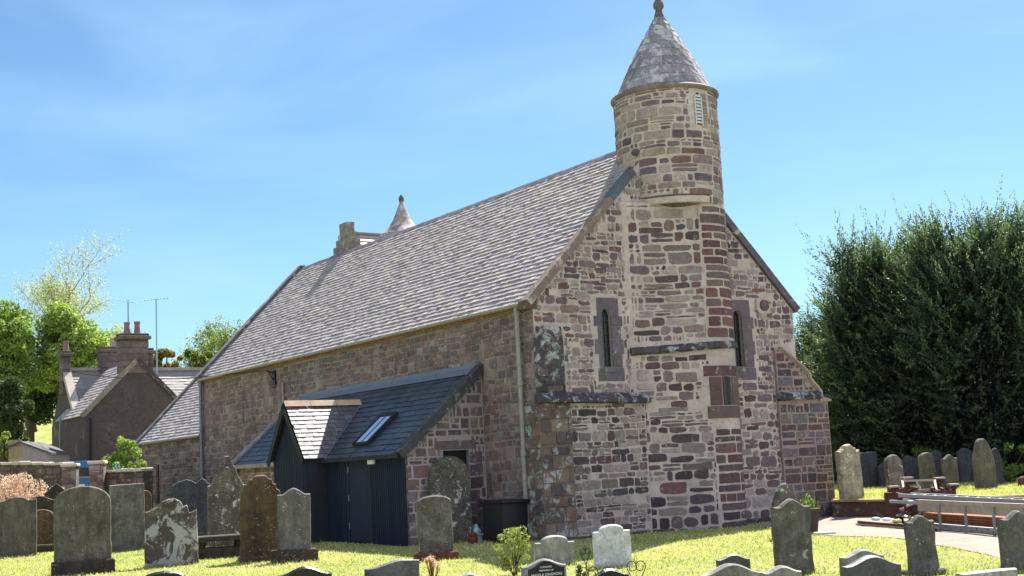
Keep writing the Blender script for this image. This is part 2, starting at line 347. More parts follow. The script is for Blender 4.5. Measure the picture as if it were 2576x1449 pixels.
def rubble(mb, s0, s1, t0, t1, mp, inside, pal, h=(.1, .26), wd=(.16, .6), gap=(.02, .05), prot=(.01, .03), j=.012, rnd=.3, split=.25, wav=.04, m=0, tone=None, drop=.0, smear=None, curved=False):
    ph = random.uniform(0, 50); t = t0
    def put(a, b, c, d, depth=0):
        if b-a < .05 or d-c < .03: return
        g = random.uniform(*gap)/2
        ok = all(inside(x, y) for x, y in ((a+g, c+g), (b-g, c+g), (b-g, d-g), (a+g, d-g), ((a+b)/2, (c+d)/2)))
        if not ok:
            if depth < 2 and b-a > .14: put(a, (a+b)/2, c, d, depth+1); put((a+b)/2, b, c, d, depth+1)
            elif depth < 3 and d-c > .14: put(a, b, c, (c+d)/2, depth+1); put(a, b, (c+d)/2, d, depth+1)
            return
        if random.random() < drop: return
        col = jit(random.choice(pal), .16, .05)
        if tone: col = tuple(p*q for p, q in zip(col, tone((a+b)/2, (c+d)/2)))
        if smear and random.random() < .45:             # pointing dragged over the face of the stone
            k = random.uniform(.15, .65); col = tuple(p*(1-k)+q*k*.92 for p, q in zip(col, smear))
        (stone_curved if curved else stone)(mb, rough_rect(a+g, c+g*.8, b-g, d-g*.8, j, rnd), mp, random.uniform(*prot), col, m)
    while t < t1-.03:
        hh = min(random.uniform(*h), t1-t); s = s0+random.uniform(-.1, 0)
        while s < s1:
            ww = random.uniform(*wd)*(1.0 if random.random() < .75 else .55)
            if hh < .12: ww *= 1.2
            e = min(s+ww, s1); a = max(s, s0)
            off = wav*(mnoise.noise(Vector((s*.5, t*.9, ph))))
            if random.random() < split and hh > .13:
                k = random.uniform(.35, .65); put(a, e, t+off, t+off+hh*k); 
                mid = a+(e-a)*random.uniform(.35, .65)
                if random.random() < .5: put(a, mid, t+off+hh*k, t+off+hh); put(mid, e, t+off+hh*k, t+off+hh)
                else: put(a, e, t+off+hh*k, t+off+hh)
            else:
                sh = random.uniform(0, .25)*hh if random.random() < .3 else 0
                put(a, e, t+off, t+off+hh-sh)
            s += ww
        t += hh
def plate(mb, outer, holes, mp, m=1, t=(1, 1, 1), reveal=0):
    loops = [[Vector((a, b, 0)) for a, b in outer]]+[[Vector((a, b, 0)) for a, b in hl] for hl in holes]
    tris = tessellate_polygon(loops); flat = [p for l in loops for p in l]
    mb.add([mp(p.x, p.y, 0) for p in flat], [tuple(x) for x in tris], m, t)
    if reveal:
        for hl in holes:
            n = len(hl); vs = [mp(a, b, 0) for a, b in hl]+[mp(a, b, -reveal) for a, b in hl]
            mb.add(vs, [(i, (i+1) % n, n+(i+1) % n, n+i) for i in range(n)], m, tuple(x*.8 for x in t))
def in_poly(poly, x, y):
    c = False; n = len(poly)
    for i in range(n):
        x0, y0 = poly[i]; x1, y1 = poly[(i+1) % n]
        if (y0 > y) != (y1 > y) and x < (x1-x0)*(y-y0)/(y1-y0)+x0: c = not c
    return c
PAL_SLATE = [S('9a9294'), S('948c90'), S('9f9796'), S('8e878d'), S('979094'), S('a39a97')]
def slates(mb, s0, s1, tlen, mp, course=.19, width=.26, lim=None, pal=PAL_SLATE, thick=.031, m=0, jitter=.005, basecol=(.08, .08, .09)):
    k = 0; t = 0.0
    while t < tlen-.02:
        te = min(t+course*1.03, tlen); a, b = (s0, s1) if lim is None else lim(t+course*.5)
        s = a-(width*.5 if k % 2 else 0)-random.uniform(0, .04)
        while s < b:
            ww = width*random.uniform(.72, 1.3); x0 = max(s+.004, a); x1 = min(s+ww-.004, b); s += ww
            if x1-x0 < .03: continue
            d0 = random.uniform(-jitter, jitter); d1 = d0+random.uniform(-jitter, jitter)*.5; th = thick*random.uniform(.75, 1.35); tw = random.uniform(-.002, .002)
            vs = [mp(x0, t+d0, th+tw), mp(x1, t+d1, th-tw), mp(x1, te+.01, .005), mp(x0, te+.01, .005), mp(x0, t+d0, -.01), mp(x1, t+d1, -.01)]
            c = jit(random.choice(pal), .04, .02)
            mb.add(vs, [(0, 1, 2, 3), (4, 5, 1, 0)], m, c)
            mb.add([vs[0], vs[3], vs[4]], [(0, 1, 2)], m, c); mb.add([vs[1], vs[5], vs[2]], [(0, 1, 2)], m, c)
        t += course; k += 1
def slope_map(x0, z0, ang, ydir=1, axis='x'):
    """roof plane rising along local +x (axis x, dir +1) from (x0,z0); s runs along the other axis, n is out of the plane"""
    c, s_ = math.cos(ang), math.sin(ang)
    if axis == 'x': return lambda s, t, n: (x0+ydir*(t*c-n*s_), s, z0+t*s_+n*c)
    return lambda s, t, n: (s, x0+ydir*(t*c-n*s_), z0+t*s_+n*c)

# ------------------------------------------------------------------ the church
W, LN, HE, HR = 7.8, 21.44, 5.32, 9.3
YAW = .5726; ORG = (.4487, 29.0991, 0)
church = empty('church', ORG, YAW, 'long red sandstone church with slate roof and round conical turret on its gable', 'church')
def LW(x, y, z):
    c, s = math.cos(YAW), math.sin(YAW); return (ORG[0]+x*c-y*s, ORG[1]+x*s+y*c, z)
gp = lambda s, t, n: (s, -n, t)                       # gable plane: s = x, t = z
# --- gable wall
def arch_hole(cx, w_, z0, z1, n=6):
    r = w_/2; pts = [(cx-r, z0), (cx+r, z0), (cx+r, z1-r*1.3)]
    pts += [(cx+r*math.cos(a), z1-r*1.3+r*1.3*math.sin(a)) for a in [PI*i/n for i in range(1, n)]]
    pts.append((cx-r, z1-r*1.3)); return pts
LANC = [(1.97, .27, 3.74, 5.1, 1.62, 2.42), (5.95, .27, 3.74, 5.15, 5.42, 6.46)]   # cx, width, sill, top, surround left/right
gable_poly = [(-.02, -.3), (W+.02, -.3), (W+.02, HE), (W/2, HR+.02), (-.02, HE)]
holes = [arch_hole(a, b, c, d) for a, b, c, d, _, _ in LANC]
g = MB(); plate(g, gable_poly, holes, gp, 1, MORT, .12)
surr = []
for cx, ww, z0, z1, xa, xb in LANC: surr.append((xa, xb, z0-.33, z1+.27))
PLAN = [(2.6, 0), (2.95, -.1), (3.4, -.22), (3.8, -.4), (4.15, -.62), (4.5, -.8), (4.8, -.82), (5.1, -.71), (5.3, -.55), (5.41, -.39), (5.41, 0)]
def ing(x, z):
    if not in_poly(gable_poly, x, z): return False
    lim = min(x, W-x)
    if z > HE+lim*(HR-HE)/(W/2)-.1: return False
    for a, b, c, d in surr:
        if a-.02 < x < b+.02 and c-.02 < z < d+.02: return False
    if 2.62 < x < 5.42 and z < 7.7: return False
    if z < 3.02 and x < 2.9: return False
    if x < .72 and z < 4.75: return False
    if x > 7.1 and z < 4.3: return False
    if (x-6.87)**2+(z-5.28)**2 < .03: return False
    return True
rubble(g, 0, W, 3.0, 9.3, gp, ing, PAL_GABLE, h=(.1, .23), wd=(.18, .52), gap=(.014, .05), rnd=.24, j=.018, split=.3, wav=.12, prot=(.004, .02), drop=.05, smear=MORT)
rubble(g, 5.44, 7.2, -.1, 3.1, gp, ing, PAL_RED+PAL_GABLE[:3], h=(.1, .28), wd=(.18, .55), gap=(.018, .06), rnd=.3, j=.02, split=.3, wav=.12, prot=(.003, .016), drop=.07, smear=MORT)
stone(g, [(6.87+.15*math.cos(a), 5.28+.15*math.sin(a)) for a in [2*PI*i/10 for i in range(10)]], gp, .05, S('5d5056'))
g.build('gable_wall', [M['rubble'], M['mortar']], church)
# lower left gable, set forward under its weathered ledge
lp = lambda s, t, n: (s, -.1-n, t)
g = MB(); g.box((.7, -.1, -.3), (2.86, .02, 2.98), 1, MORT)
rubble(g, .78, 2.84, -.1, 2.95, lp, lambda x, z: .78 < x < 2.84 and z < 2.93, PAL_LOW, h=(.12, .26), wd=(.2, .52), gap=(.016, .04), rnd=.18, j=.015, split=.25, wav=.06, prot=(.006, .022), drop=.03, smear=MORT)
g.build('wall_base', [M['rubble'], M['mortar']], church)
def ledge(name, x0, x1, y0, z0, z1, dy, col, parent=church):
    l = MB(); n = max(2, int((x1-x0)/.55)); 
    for i in range(n):
        a = x0+(x1-x0)*i/n+.006; b = x0+(x1-x0)*(i+1)/n-.006; za = z0+(z1-z0)*i/n; zb = z0+(z1-z0)*(i+1)/n
        o = random.uniform(-.015, .015); c = jit(col, .2)
        p = [(y0+.02, .17), (y0-dy+o, .03), (y0-dy+o, -.05), (y0-dy+.07, -.07), (y0+.02, -.07)]
        vs = [(a, y, za+z) for y, z in p]+[(b, y, zb+z) for y, z in p]
        l.add(vs, [(0, 1, 2, 3, 4), (9, 8, 7, 6, 5)]+[(k, 5+k, 5+(k+1) % 5, (k+1) % 5) for k in range(5)], 0, c)
    return l.build(name, M['lichenstone'], parent)
ledge('weathered_ledge', .74, 2.92, -.1, 3.02, 2.98, .16, S('4a474e'))
# corner pier (flush clasping buttress)
def block_courses(mb, x0, x1, z0, z1, mp, pal, h=(.22, .34), m=0, gap=.012, wd=(.3, .62), prot=(.01, .025)):
    rubble(mb, x0, x1, z0, z1, mp, lambda x, z: x0 <= x <= x1 and z0 <= z <= z1, pal, h=h, wd=wd, gap=(gap*.7, gap*1.5), rnd=.06, j=.006, split=.0, wav=0, prot=prot, m=m)
PAL_PIER = [S('5f5452'), S('6a5d58'), S('554c4e'), S('6f5a54'), S('7a6a60')]
p = MB(); p.box((-.07, -.14, -.3), (.76, .5, 3.0), 1, S('6f635c')); block_courses(p, -.06, .75, -.25, 2.98, lambda s, t, n: (s, -.14-n, t), PAL_PIER, h=(.2, .36), wd=(.25, .5))
block_courses(p, -.12, .5, -.25, 2.98, lambda s, t, n: (-.07-n, s, t), PAL_PIER)
pier = p.build('corner_buttress', [M['lichenstone'], M['oldrubble']], church)
p = MB(); p.prism([(-.03, 3.0), (.7, 3.0), (.7, 4.35), (.66, 4.65), (.03, 4.65), (-.03, 4.35)], -.07, .02, None, 0, S('4b464a'))
block_courses(p, -.02, .69, 3.2, 3.75, lambda s, t, n: (s, -.075-n, t), [S('5a4e50'), S('453f46')], h=(.14, .2))
p.build('buttress_top', M['lichenstone'], church)
ledge('weathered_ledge', -.17, .82, -.13, 3.02, 3.02, .14, S('474349'))
# --- stair projection below the turret
cum = [0]
for a, b in zip(PLAN, PLAN[1:]): cum.append(cum[-1]+math.dist(a, b))
def pmap_off(off):
    def f(s, t, n):
        s = min(max(s, 0), cum[-1]); i = next(k for k in range(len(PLAN)-1) if s <= cum[k+1]+1e-6); u = (s-cum[i])/(cum[i+1]-cum[i])
        a, b = PLAN[i], PLAN[i+1]; dx, dy = b[0]-a[0], b[1]-a[1]; l = math.hypot(dx, dy); nx, ny = dy/l, -dx/l
        return (a[0]+dx*u+nx*(n+off), a[1]+dy*u+ny*(n+off), t)
    return f
pm = pmap_off(0); sE = cum[-2]
p = MB(); zt = 7.6
vs = [(x, y, -.3) for x, y in PLAN]+[(x, y, zt) for x, y in PLAN]; n = len(PLAN)
p.add(vs, [(i, i+1, n+i+1, n+i) for i in range(n-1)]+[tuple(range(n, 2*n))], 1, MORT)
SL = (sE-1.45, sE+.1, 2.48, 3.74)
def inp(s, t): return 0.12 < s < sE-.005 and not (SL[0] < s < SL[1]-.0 and SL[2] < t < SL[3]) and not (4.02 < t < 4.32)
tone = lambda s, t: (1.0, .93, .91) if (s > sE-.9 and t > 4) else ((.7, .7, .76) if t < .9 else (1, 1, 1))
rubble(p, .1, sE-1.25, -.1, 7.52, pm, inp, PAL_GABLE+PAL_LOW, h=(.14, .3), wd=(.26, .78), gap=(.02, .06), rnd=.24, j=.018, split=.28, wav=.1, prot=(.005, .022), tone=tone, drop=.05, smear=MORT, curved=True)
t = -.1                                                # long quoin stones towards the sharp right-hand corner
while t < 7.35:
    hh = random.uniform(.14, .28); a = sE-1.25+random.uniform(-.03, .05)
    if not (SL[2]-.2 < t+hh*.5 < SL[3]+.05) and not (4.0 < t+hh*.6 < 4.4):
        q_ = random.random(); cuts = [a, sE] if q_ < .35 else [a, sE-random.uniform(.75, 1.0), sE] if q_ < .7 else [a, sE-random.uniform(.5, .7), sE]
        for u, v in zip(cuts, cuts[1:]): stone_curved(p, rough_rect(u+.02, t+.02, v-.012, t+hh-.02, .009, .15), pm, random.uniform(.008, .02), jit(random.choice(PAL_QUOIN if t > 4.4 else PAL_RED+PAL_LOW[:3] if t > 1.2 else PAL_LOW), .12))
    t += hh
p.build('stair_projection', [M['rubble'], M['mortar']], church)
lg = MB(); k = 9
for i in range(k):
    s0 = sE*i/k+.004; s1 = sE*(i+1)/k-.004; z = 4.08+.14*i/k; o = random.uniform(-.02, .02); c = jit(S('4b4850'), .2)
    pr = [(-.02, .13), (.1+o, .06), (.12+o, -.03), (.05, -.07), (-.02, -.07)]
    vs = [pm(s0, z+b, a) for a, b in pr]+[pm(s1, z+.015+b, a) for a, b in pr]
    lg.add(vs, [(0, 1, 2, 3, 4), (9, 8, 7, 6, 5)]+[(q, 5+q, 5+(q+1) % 5, (q+1) % 5) for q in range(5)], 0, c)
lg.build('weathered_ledge', M['lichenstone'], church)
# slit window in the projection
sw = MB()
def slitblk(a, z0, b_, z1, c, off=0): stone_curved(sw, [(sE-a, z0), (sE-b_, z0), (sE-b_, z1), (sE-a, z1)], pmap_off(off), .03, jit(c, .08))
slitblk(1.3, 2.8, .97, 3.46, S('5c4a4a')); slitblk(.68, 2.8, .15, 3.46, S('655550')); slitblk(1.42, 3.475, .1, 3.72, S('5d4748')); slitblk(1.38, 2.5, .1, 2.785, S('5f5050'))
swo = sw.build('slit_window', M['ashlar'], church)
sw = MB(); slitblk(.975, 2.79, .675, 3.47, (.004, .004, .005), -.015); sw.build('opening', M['blackplastic'], swo)
sw = MB(); slitblk(.965, 2.81, .86, 3.45, S('554644'), -.005); sw.build('jamb', M['ashlar'], swo)
# lancet windows
for cx, ww, z0, z1, xa, xb in LANC:
    sr = MB(); hx = ww/2; col = S('625a62')
    zs = [z0-.3, z0]; 
    t = z0
    for hh in (.31, .34, .3, .28): zs.append(t+hh); t += hh
    top = z1-hx*1.3
    sr.box((xa+.05, -.02, zs[0]), (xb-.02, .03, zs[1]-.008), 0, jit(col, .1), .008)
    q = 0
    zz = [z for z in zs if z < top-.1][1:]+[top]
    for a, b in zip(zz, zz[1:]):
        e = .0 if q % 2 else .1; sr.box((xa+e, -.02, a+.006), (cx-hx, .03, b-.006), 0, jit(col, .12), .006); sr.box((cx+hx, -.02, a+.006), (xb-e*.6, .03, b-.006), 0, jit(col, .12), .006); q += 1
    arc = [(cx+hx*math.cos(a), top+hx*1.3*math.sin(a)) for a in [PI*i/8 for i in range(9)]]
    head = [(xb-.1, top), (xb-.1, z1+.24), (xa+.1, z1+.24), (xa+.1, top)]+arc[::-1]
    sr.prism(head, -.02, .03, None, 0, jit(col, .06))
    so = sr.build('lancet_window', M['ashlar'], church)
    gl = MB(); gl.box((cx-hx-.05, .1, z0-.02), (cx+hx+.05, .115, z1+.05))
    go = gl.build('glass', M['glass'], so)
    gl = MB()
    for k in range(9): gl.bar((cx-hx, .092, z0+.15*k), (cx+hx, .092, z0+.15*k), .008, .01)
    gl.bar((cx, .092, z0), (cx, .092, z1), .008, .01); gl.build('glazing_bar', M['darkiron'], so)
    gl = MB(); gl.prism([(cx-hx-.03, z0-.1), (cx+hx+.03, z0-.1), (cx+hx+.0, z0+.02), (cx-hx, z0+.02)], -.035, .09, None, 0, S('6a666c')); gl.build('sill', M['ashlar'], so)
# --- right-hand buttress
bp = [(W-.75, -.3), (8.78, -.3), (8.78, .12), (8.72, .2), (8.72, 2.92), (8.47, 2.97), (8.45, 3.12), (8.12, 3.44), (8.09, 3.58), (7.9, 3.74), (7.2, 4.2), (W-.75, 4.2)]
p = MB(); p.prism(bp, -.08, .72, None, 1, S('94827f'))
def inb(x, z): return W-.75 < x < 8.725 and in_poly(bp, x-.01, z) and in_poly(bp, x+.01, z+.02) and not 2.86 < z < 3.12
fb = lambda s, t, n: (s, -.08-n, t)
rubble(p, W-.745, 8.72, .15, 4.2, fb, inb, PAL_LOW+[S('5a5560'), S('665f66')], h=(.16, .3), wd=(.28, .7), gap=(.022, .05), rnd=.1, j=.008, split=.15, wav=.0, prot=(.005, .014))
block_courses(p, -.07, .7, .15, 2.9, lambda s, t, n: (8.72+n, s, t), [S('9a8a80'), S('a39084'), S('8c7c74')], h=(.25, .4), wd=(.4, .8))
p.build('side_buttress', [M['oldrubble'], M['mortar']], church)
p = MB()
for (a, b), (c, d) in zip(bp[5:10], bp[6:11]): p.bar((a+.02, -.12, b+.02), (c+.02, -.12, d+.02), .06, .05, 0, S('93887f')); 
tops = bp[4:11]
for (a, b), (c, d) in zip(tops, tops[1:]):
    vs = [(a+.03, -.11, b+.03), (c+.03, -.11, d+.03), (c+.03, .75, d+.03), (a+.03, .75, b+.03), (a-.02, -.11, b-.02), (c-.02, -.11, d-.02), (c-.02, .75, d-.02), (a-.02, .75, b-.02)]
    p.add(vs, [(0, 1, 2, 3), (0, 4, 5, 1), (3, 2, 6, 7)], 0, S('93887f'))
p.prism([(8.42, 2.96), (8.82, 2.93), (8.82, 2.87), (8.42, 2.87)], -.12, .76, None, 0, S('8f847c'))
p.build('buttress_coping', M['copestone'], church)
ledge('weathered_ledge', W-.78, 8.45, -.08, 2.97, 3.0, .12, S('3f3d44'))
for a_, b_, c_, v_ in (((W-.8, -.14, -.3), (8.84, .78, .16), S('4d4547'), .03), ((5.44, -.12, -.3), (W-.81, .0, .12), S('514648'), .02), ((2.87, -.24, -.3), (3.4, .0, .06), S('4a4247'), .03), ((-.1, -.22, -.3), (2.62, -.1, .05), S('453f43'), .02)):
    p = MB(); p.box(a_, b_, 0, c_, v_); p.build('plinth', M['oldrubble'], church)
# --- turret
TC = (4.42, .36); TR = 1.25; TZ0, TZ1 = 7.62, 10.32
tm = lambda s, t, n: (TC[0]+(TR+n)*math.sin(s/TR), TC[1]-(TR+n)*math.cos(s/TR), t)
p = MB(); p.lathe([(TR, TZ0-.06), (TR, TZ1)], (TC[0], TC[1], 0), 48, 1, MORT)
LV = -.03*TR
def int_(s, t): return abs(s) < PI*TR and not (LV-.22 < s < LV+.3 and 9.3 < t < 10.28)
rubble(p, -PI*TR, PI*TR, TZ0-.08, TZ1-.03, tm, lambda s, t: int_(s, t) and (t > TZ0+.12 or 0.1 < s < 1.2), [S('75666a'), S('665862'), S('5d505c'), S('7c6e70'), S('6b5c64'), S('725c58')], h=(.13, .27), wd=(.26, .7), gap=(.02, .05), rnd=.2, j=.014, split=.3, wav=.03, prot=(.006, .022), drop=.03, smear=MORT, curved=True)
for k in range(5): stone(p, rough_rect(LV+.1, 9.36+k*.17, LV+.3, 9.36+k*.17+.155, .005, .1), tm, .012, jit(S('857874'), .1))
turret = p.build('bell_turret', [M['rubble'], M['mortar']], church)
p = MB()
CR0 = .12
for (r0, r1, za, zb) in ((TR-.3, TR-.1, TZ0-.16, TZ0-.03), (TR-.08, TR+.02, TZ0-.02, TZ0+.12)):
    a = -PI
    while a < CR0:
        e = min(a+random.uniform(.35, .6), CR0); m_ = 5; c = jit(S('5f5453'), .15); o = random.uniform(-.012, .012)
        an = [a+.006+(e-a-.012)*i/m_ for i in range(m_+1)]
        vs = [(TC[0]+(r+o)*math.sin(t), TC[1]-(r+o)*math.cos(t), z) for t in an for r, z in ((.6, za), (r0, za), (r1, zb), (.6, zb))]
        p.add(vs, [(4*i+q, 4*i+(q+1) % 4, 4*i+4+(q+1) % 4, 4*i+4+q) for i in range(m_) for q in range(4)]+[(0, 1, 2, 3), (4*m_+3, 4*m_+2, 4*m_+1, 4*m_)], 0, c); a = e
p.build('corbel', M['oldrubble'], turret)
p = MB(); p.lathe([(TR-.05, TZ1-.03), (TR+.04, TZ1-.01), (TR+.075, TZ1+.03), (TR+.075, TZ1+.07), (TR-.04, TZ1+.14), (.4, TZ1+.16)], (TC[0], TC[1], 0), 48, 0, S('746969')); p.build('cornice', M['copestone'], turret)
# louvred opening
lv = MB(); x0 = LV-.08; wv = .16
outl = [(x0, 9.42), (x0+wv, 9.42), (x0+wv, 10.08), (x0+wv*.8, 10.17), (x0+wv*.5, 10.21), (x0+wv*.2, 10.17), (x0, 10.08)]
lv.add([tm(s, t, .008) for s, t in outl], [tuple(range(len(outl)))], 0)
lo = lv.build('louvre_window', M['blackplastic'], turret)
lv = MB()
for k in range(9):
    z = 9.45+k*.08; a = x0+.0; b = x0+wv
    lv.add([tm(a, z, .035), tm(b, z, .035), tm(b, z+.06, .012), tm(a, z+.06, .012), tm(a, z-.006, .035), tm(b, z-.006, .035)], [(0, 1, 2, 3), (4, 5, 1, 0)], 0)
for a in (x0-.03, x0+wv): lv.add([tm(a, 9.4, .03), tm(a+.03, 9.4, .03), tm(a+.03, 10.1, .03), tm(a, 10.1, .03)], [(0, 1, 2, 3)], 0)
lv.build('slat', M['louvre'], lo)
# spire
SP0, SP1, SR0, SR1 = TZ1+.14, 12.42, TR-.08, .13
ssl = math.hypot(SP1-SP0, SR0-SR1)
def spm(a, t, n):
    u = t/ssl; bulge = .05*math.sin(PI*u); r = SR0+(SR1-SR0)*u+bulge+n*.87; return (TC[0]+r*math.sin(a), TC[1]-r*math.cos(a), SP0+(SP1-SP0)*u+n*.48)
p = MB(); p.lathe([(SR0+(SR1-SR0)*u+.05*math.sin(PI*u), SP0+(SP1-SP0)*u) for u in [i/10 for i in range(11)]], (TC[0], TC[1], 0), 40, 1, S('b8bab6'))
rows = [0, .3, .58, .86, 1.12, 1.36, 1.58, 1.78, 1.98, 2.16, ssl]
for i in range(len(rows)-1):
    t0, t1 = rows[i]+.008, min(rows[i+1], ssl)-.008
    if t1 <= t0: continue
    r = SR0+(SR1-SR0)*(t0+t1)/2/ssl; n = max(4, int(2*PI*r/.44)); ph = random.random()
    for k in range(n):
        a0 = 2*PI*(k+ph)/n+.012/r; a1 = 2*PI*(k+1+ph)/n-.012/r; m_ = 4
        pts = [(a0+(a1-a0)*q/m_, t0) for q in range(m_+1)]+[(a1+(a0-a1)*q/m_, t1) for q in range(m_+1)]
        c = jit(S('85828a'), .2); vs = [spm(a, t, .014) for a, t in pts]+[spm(a, t, -.01) for a, t in pts]; nn = len(pts)
        p.add(vs, [tuple(range(nn))]+[(q, nn+q, nn+(q+1) % nn, (q+1) % nn) for q in range(nn)], 0, c)
sp = p.build('spire', [M['spirestone'], M['mortar']], turret)
p = MB(); p.lathe([(.15, 12.36), (.12, 12.5), (.085, 12.62), (.09, 12.66), (.125, 12.7), (.135, 12.76), (.12, 12.83), (.085, 12.87), (.09, 12.89), (.03, 12.93)], (TC[0], TC[1], 0), 20, 0, S('5f5a5a')); p.build('finial', M['ashlar'], turret)
p = MB(); c = tm(-1.32*TR, 8.85, .0); d = tm(-1.32*TR, 8.8, .16); p.tube([c, ((c[0]+d[0])/2, (c[1]+d[1])/2, 8.86), d], [.09, .08, .05], 0, S('5a5055'), 8); p.build('water_spout', M['oldrubble'], turret)
# --- long side wall
lw = lambda s, t, n: (-n, s, t)
p = MB(); p.box((0, .02, -.3), (.7, LN, HE-.02), 1, MORT_LONG)
def inl(s, t): return .06 < s < LN-.04 and 0 < t < HE-.27 and not (2.25 < s < 12.6 and t < 1.95)
tone_l = lambda s, t: (lambda q: (q, q*.97, q*.96))(.92+.3*mnoise.noise(Vector((s*.35, t*.6, 3.3))))
rubble(p, .05, LN-.03, 0, HE-.25, lw, inl, PAL_LONG, h=(.13, .27), wd=(.16, .48), gap=(.012, .035), rnd=.14, j=.01, split=.22, wav=.05, prot=(.004, .016), tone=tone_l)
p.build('side_wall', [M['oldrubble'], M['oldrubble']], church)
p = MB(); s = .1
while s < LN-.1:
    e = min(s+random.uniform(.7, 1.2), LN-.05); p.box((-.04, s, HE-.26), (.3, e-.006, HE-.03), 0, jit(S('84614f'), .14), .01); s = e
p.build('eaves_course', M['ashlar'], church)
p = MB(); p.box((W-.7, .75, -.3), (W, LN, HE), 0, MORT_LONG); p.build('south_wall', M['oldrubble'], church)
p = MB(); p.prism([(0, -.3), (W, -.3), (W, HE), (W/2, HR), (0, HE)], LN-.5, LN, None, 0, MORT_LONG); p.build('far_gable', M['oldrubble'], church)
# --- nave roof
ANG = math.atan2(HR-HE, W/2); RL = math.hypot(HR-HE, W/2)
nm = slope_map(-.16, HE-.14, ANG); RLN = RL+.16/math.cos(ANG)
p = MB(); p.add([nm(.2, 0, -.02), nm(LN-.1, 0, -.02), nm(LN-.1, RLN, -.02), nm(.2, RLN, -.02)], [(0, 1, 2, 3)], 0, S('55545a'))
slates(p, .3, LN-.22, RLN-.14, nm, course=.165, width=.22)
sm = slope_map(W+.16, HE-.14, ANG, -1)
p.add([sm(.2, 0, 0), sm(LN-.1, 0, 0), sm(LN-.1, RLN, 0), sm(.2, RLN, 0)], [(0, 1, 2, 3)], 0, S('7d7b82'))
roof = p.build('nave_roof', M['slate'], church)
p = MB(); s = 1.0
while s < LN-.3:
    e = min(s+random.uniform(.5, .7), LN-.25)
    vs = [(x, y, HR+z+random.uniform(-.006, .006)) for y in (s, e-.008) for x, z in ((W/2-.24, -.235), (W/2-.05, .0), (W/2, .055), (W/2+.05, .0), (W/2+.24, -.235))]
    p.add(vs, [(i, i+1, i+6, i+5) for i in range(4)], 0, jit(S('6e6a74'), .15)); s = e
p.build('ridge_tile', M['slate'], roof)
def coping(name, y0, y1, mapn, tl, col, mat, t0=0, lift=.07, parent=church):
    c = MB(); t = t0
    while t < tl-.05:
        e = min(t+random.uniform(.55, .9), tl); u = random.uniform(-.006, .006)
        vs = [mapn(y, q, nn+u) for q in (t+.005, e-.005) for y, nn in ((y0, -.1), (y0, lift), (y1, lift), (y1, -.1))]
        c.add(vs, [(0, 1, 2, 3), (7, 6, 5, 4), (0, 4, 5, 1), (1, 5, 6, 2), (2, 6, 7, 3), (3, 7, 4, 0)], 0, jit(col, .12)); t = e
    return c.build(name, mat, parent)
coping('gable_coping', -.07, .17, nm, RLN-2.3, S('7b6c68'), M['copestone'])
coping('gable_coping', -.07, .2, nm, RLN-1.3, S('4c5561'), M['slate'], RLN-2.3)
coping('gable_coping', -.1, .27, sm, RLN-.8, S('5a5560'), M['copestone'])
coping('far_coping', LN-.26, LN+.1, nm, RLN+.05, S('5c5a62'), M['copestone'], lift=.12)
coping('far_coping', LN-.26, LN+.1, sm, RLN+.05, S('5c5a62'), M['copestone'], lift=.12)
p = MB(); p.box((-.22, -.02, HE-.28), (.1, .3, HE-.08), 0, S('5f524c'), .02); p.build('skew_putt', M['oldrubble'], church)
# gutter and pipes
def gutter(name, y0, y1, x, z, parent, col='iron'):
    c = MB(); prof = [(.0, .0), (-.02, -.055), (-.07, -.08), (-.12, -.055), (-.14, 0), (-.125, 0), (-.07, -.062), (-.015, 0)]
    vs = [(x+a, y, z+b) for y in (y0, y1) for a, b in prof]; n = len(prof)
    c.add(vs, [(i, (i+1) % n, n+(i+1) % n, n+i) for i in range(n)]+[tuple(range(n)), tuple(range(2*n-1, n-1, -1))]); return c.build(name, M[col], parent)
gutter('gutter', .32, LN-.2, -.08, HE-.12, church)
def pipe(y, z0, z1, x=-.12, r=.055, parent=church, mat='iron'):
    c = MB(); c.tube([(x+.02, y, z1+.1), (x-.02, y, z1), (x, y, z1-.15), (x, y, z0)], r, 0, (1, 1, 1), 10)
    o = c.build('downpipe', M[mat], parent)
    for z in np.arange(z0+.3, z1, 1.55): c = MB(); c.tube([(x, y, z), (x, y, z+.09)], r*1.35, 0, (1, 1, 1), 10); c.bar((x, y, z+.04), (x+.14, y, z+.04), .16, .03); c.build('pipe_collar', M[mat], o)
    return o
pipe(.5, 0, HE-.25); pipe(LN-.25, 0, HE-.3, mat='lead')
c = MB(); c.tube([(-.07, 13.95, 3.3), (-.07, 13.95, 4.5)], .035, 0, (1, 1, 1), 8); c.build('vent_pipe', M['iron'], church)
c = MB(); c.bar((-.02, 14.7, 4.85), (-.25, 14.7, 4.95), .03, .03); c.bar((-.02, 14.7, 4.6), (-.25, 14.7, 4.95), .02, .02); c.box((-.06, 14.6, 4.5), (0, 14.8, 4.95)); c.tube([(-.2, 14.75, 4.9), (-.06, 14.4, 4.55), (-.05, 14.7, 4.4), (-.05, 15.0, 4.55)], .012); c.build('cable_bracket', M['darkiron'], church)
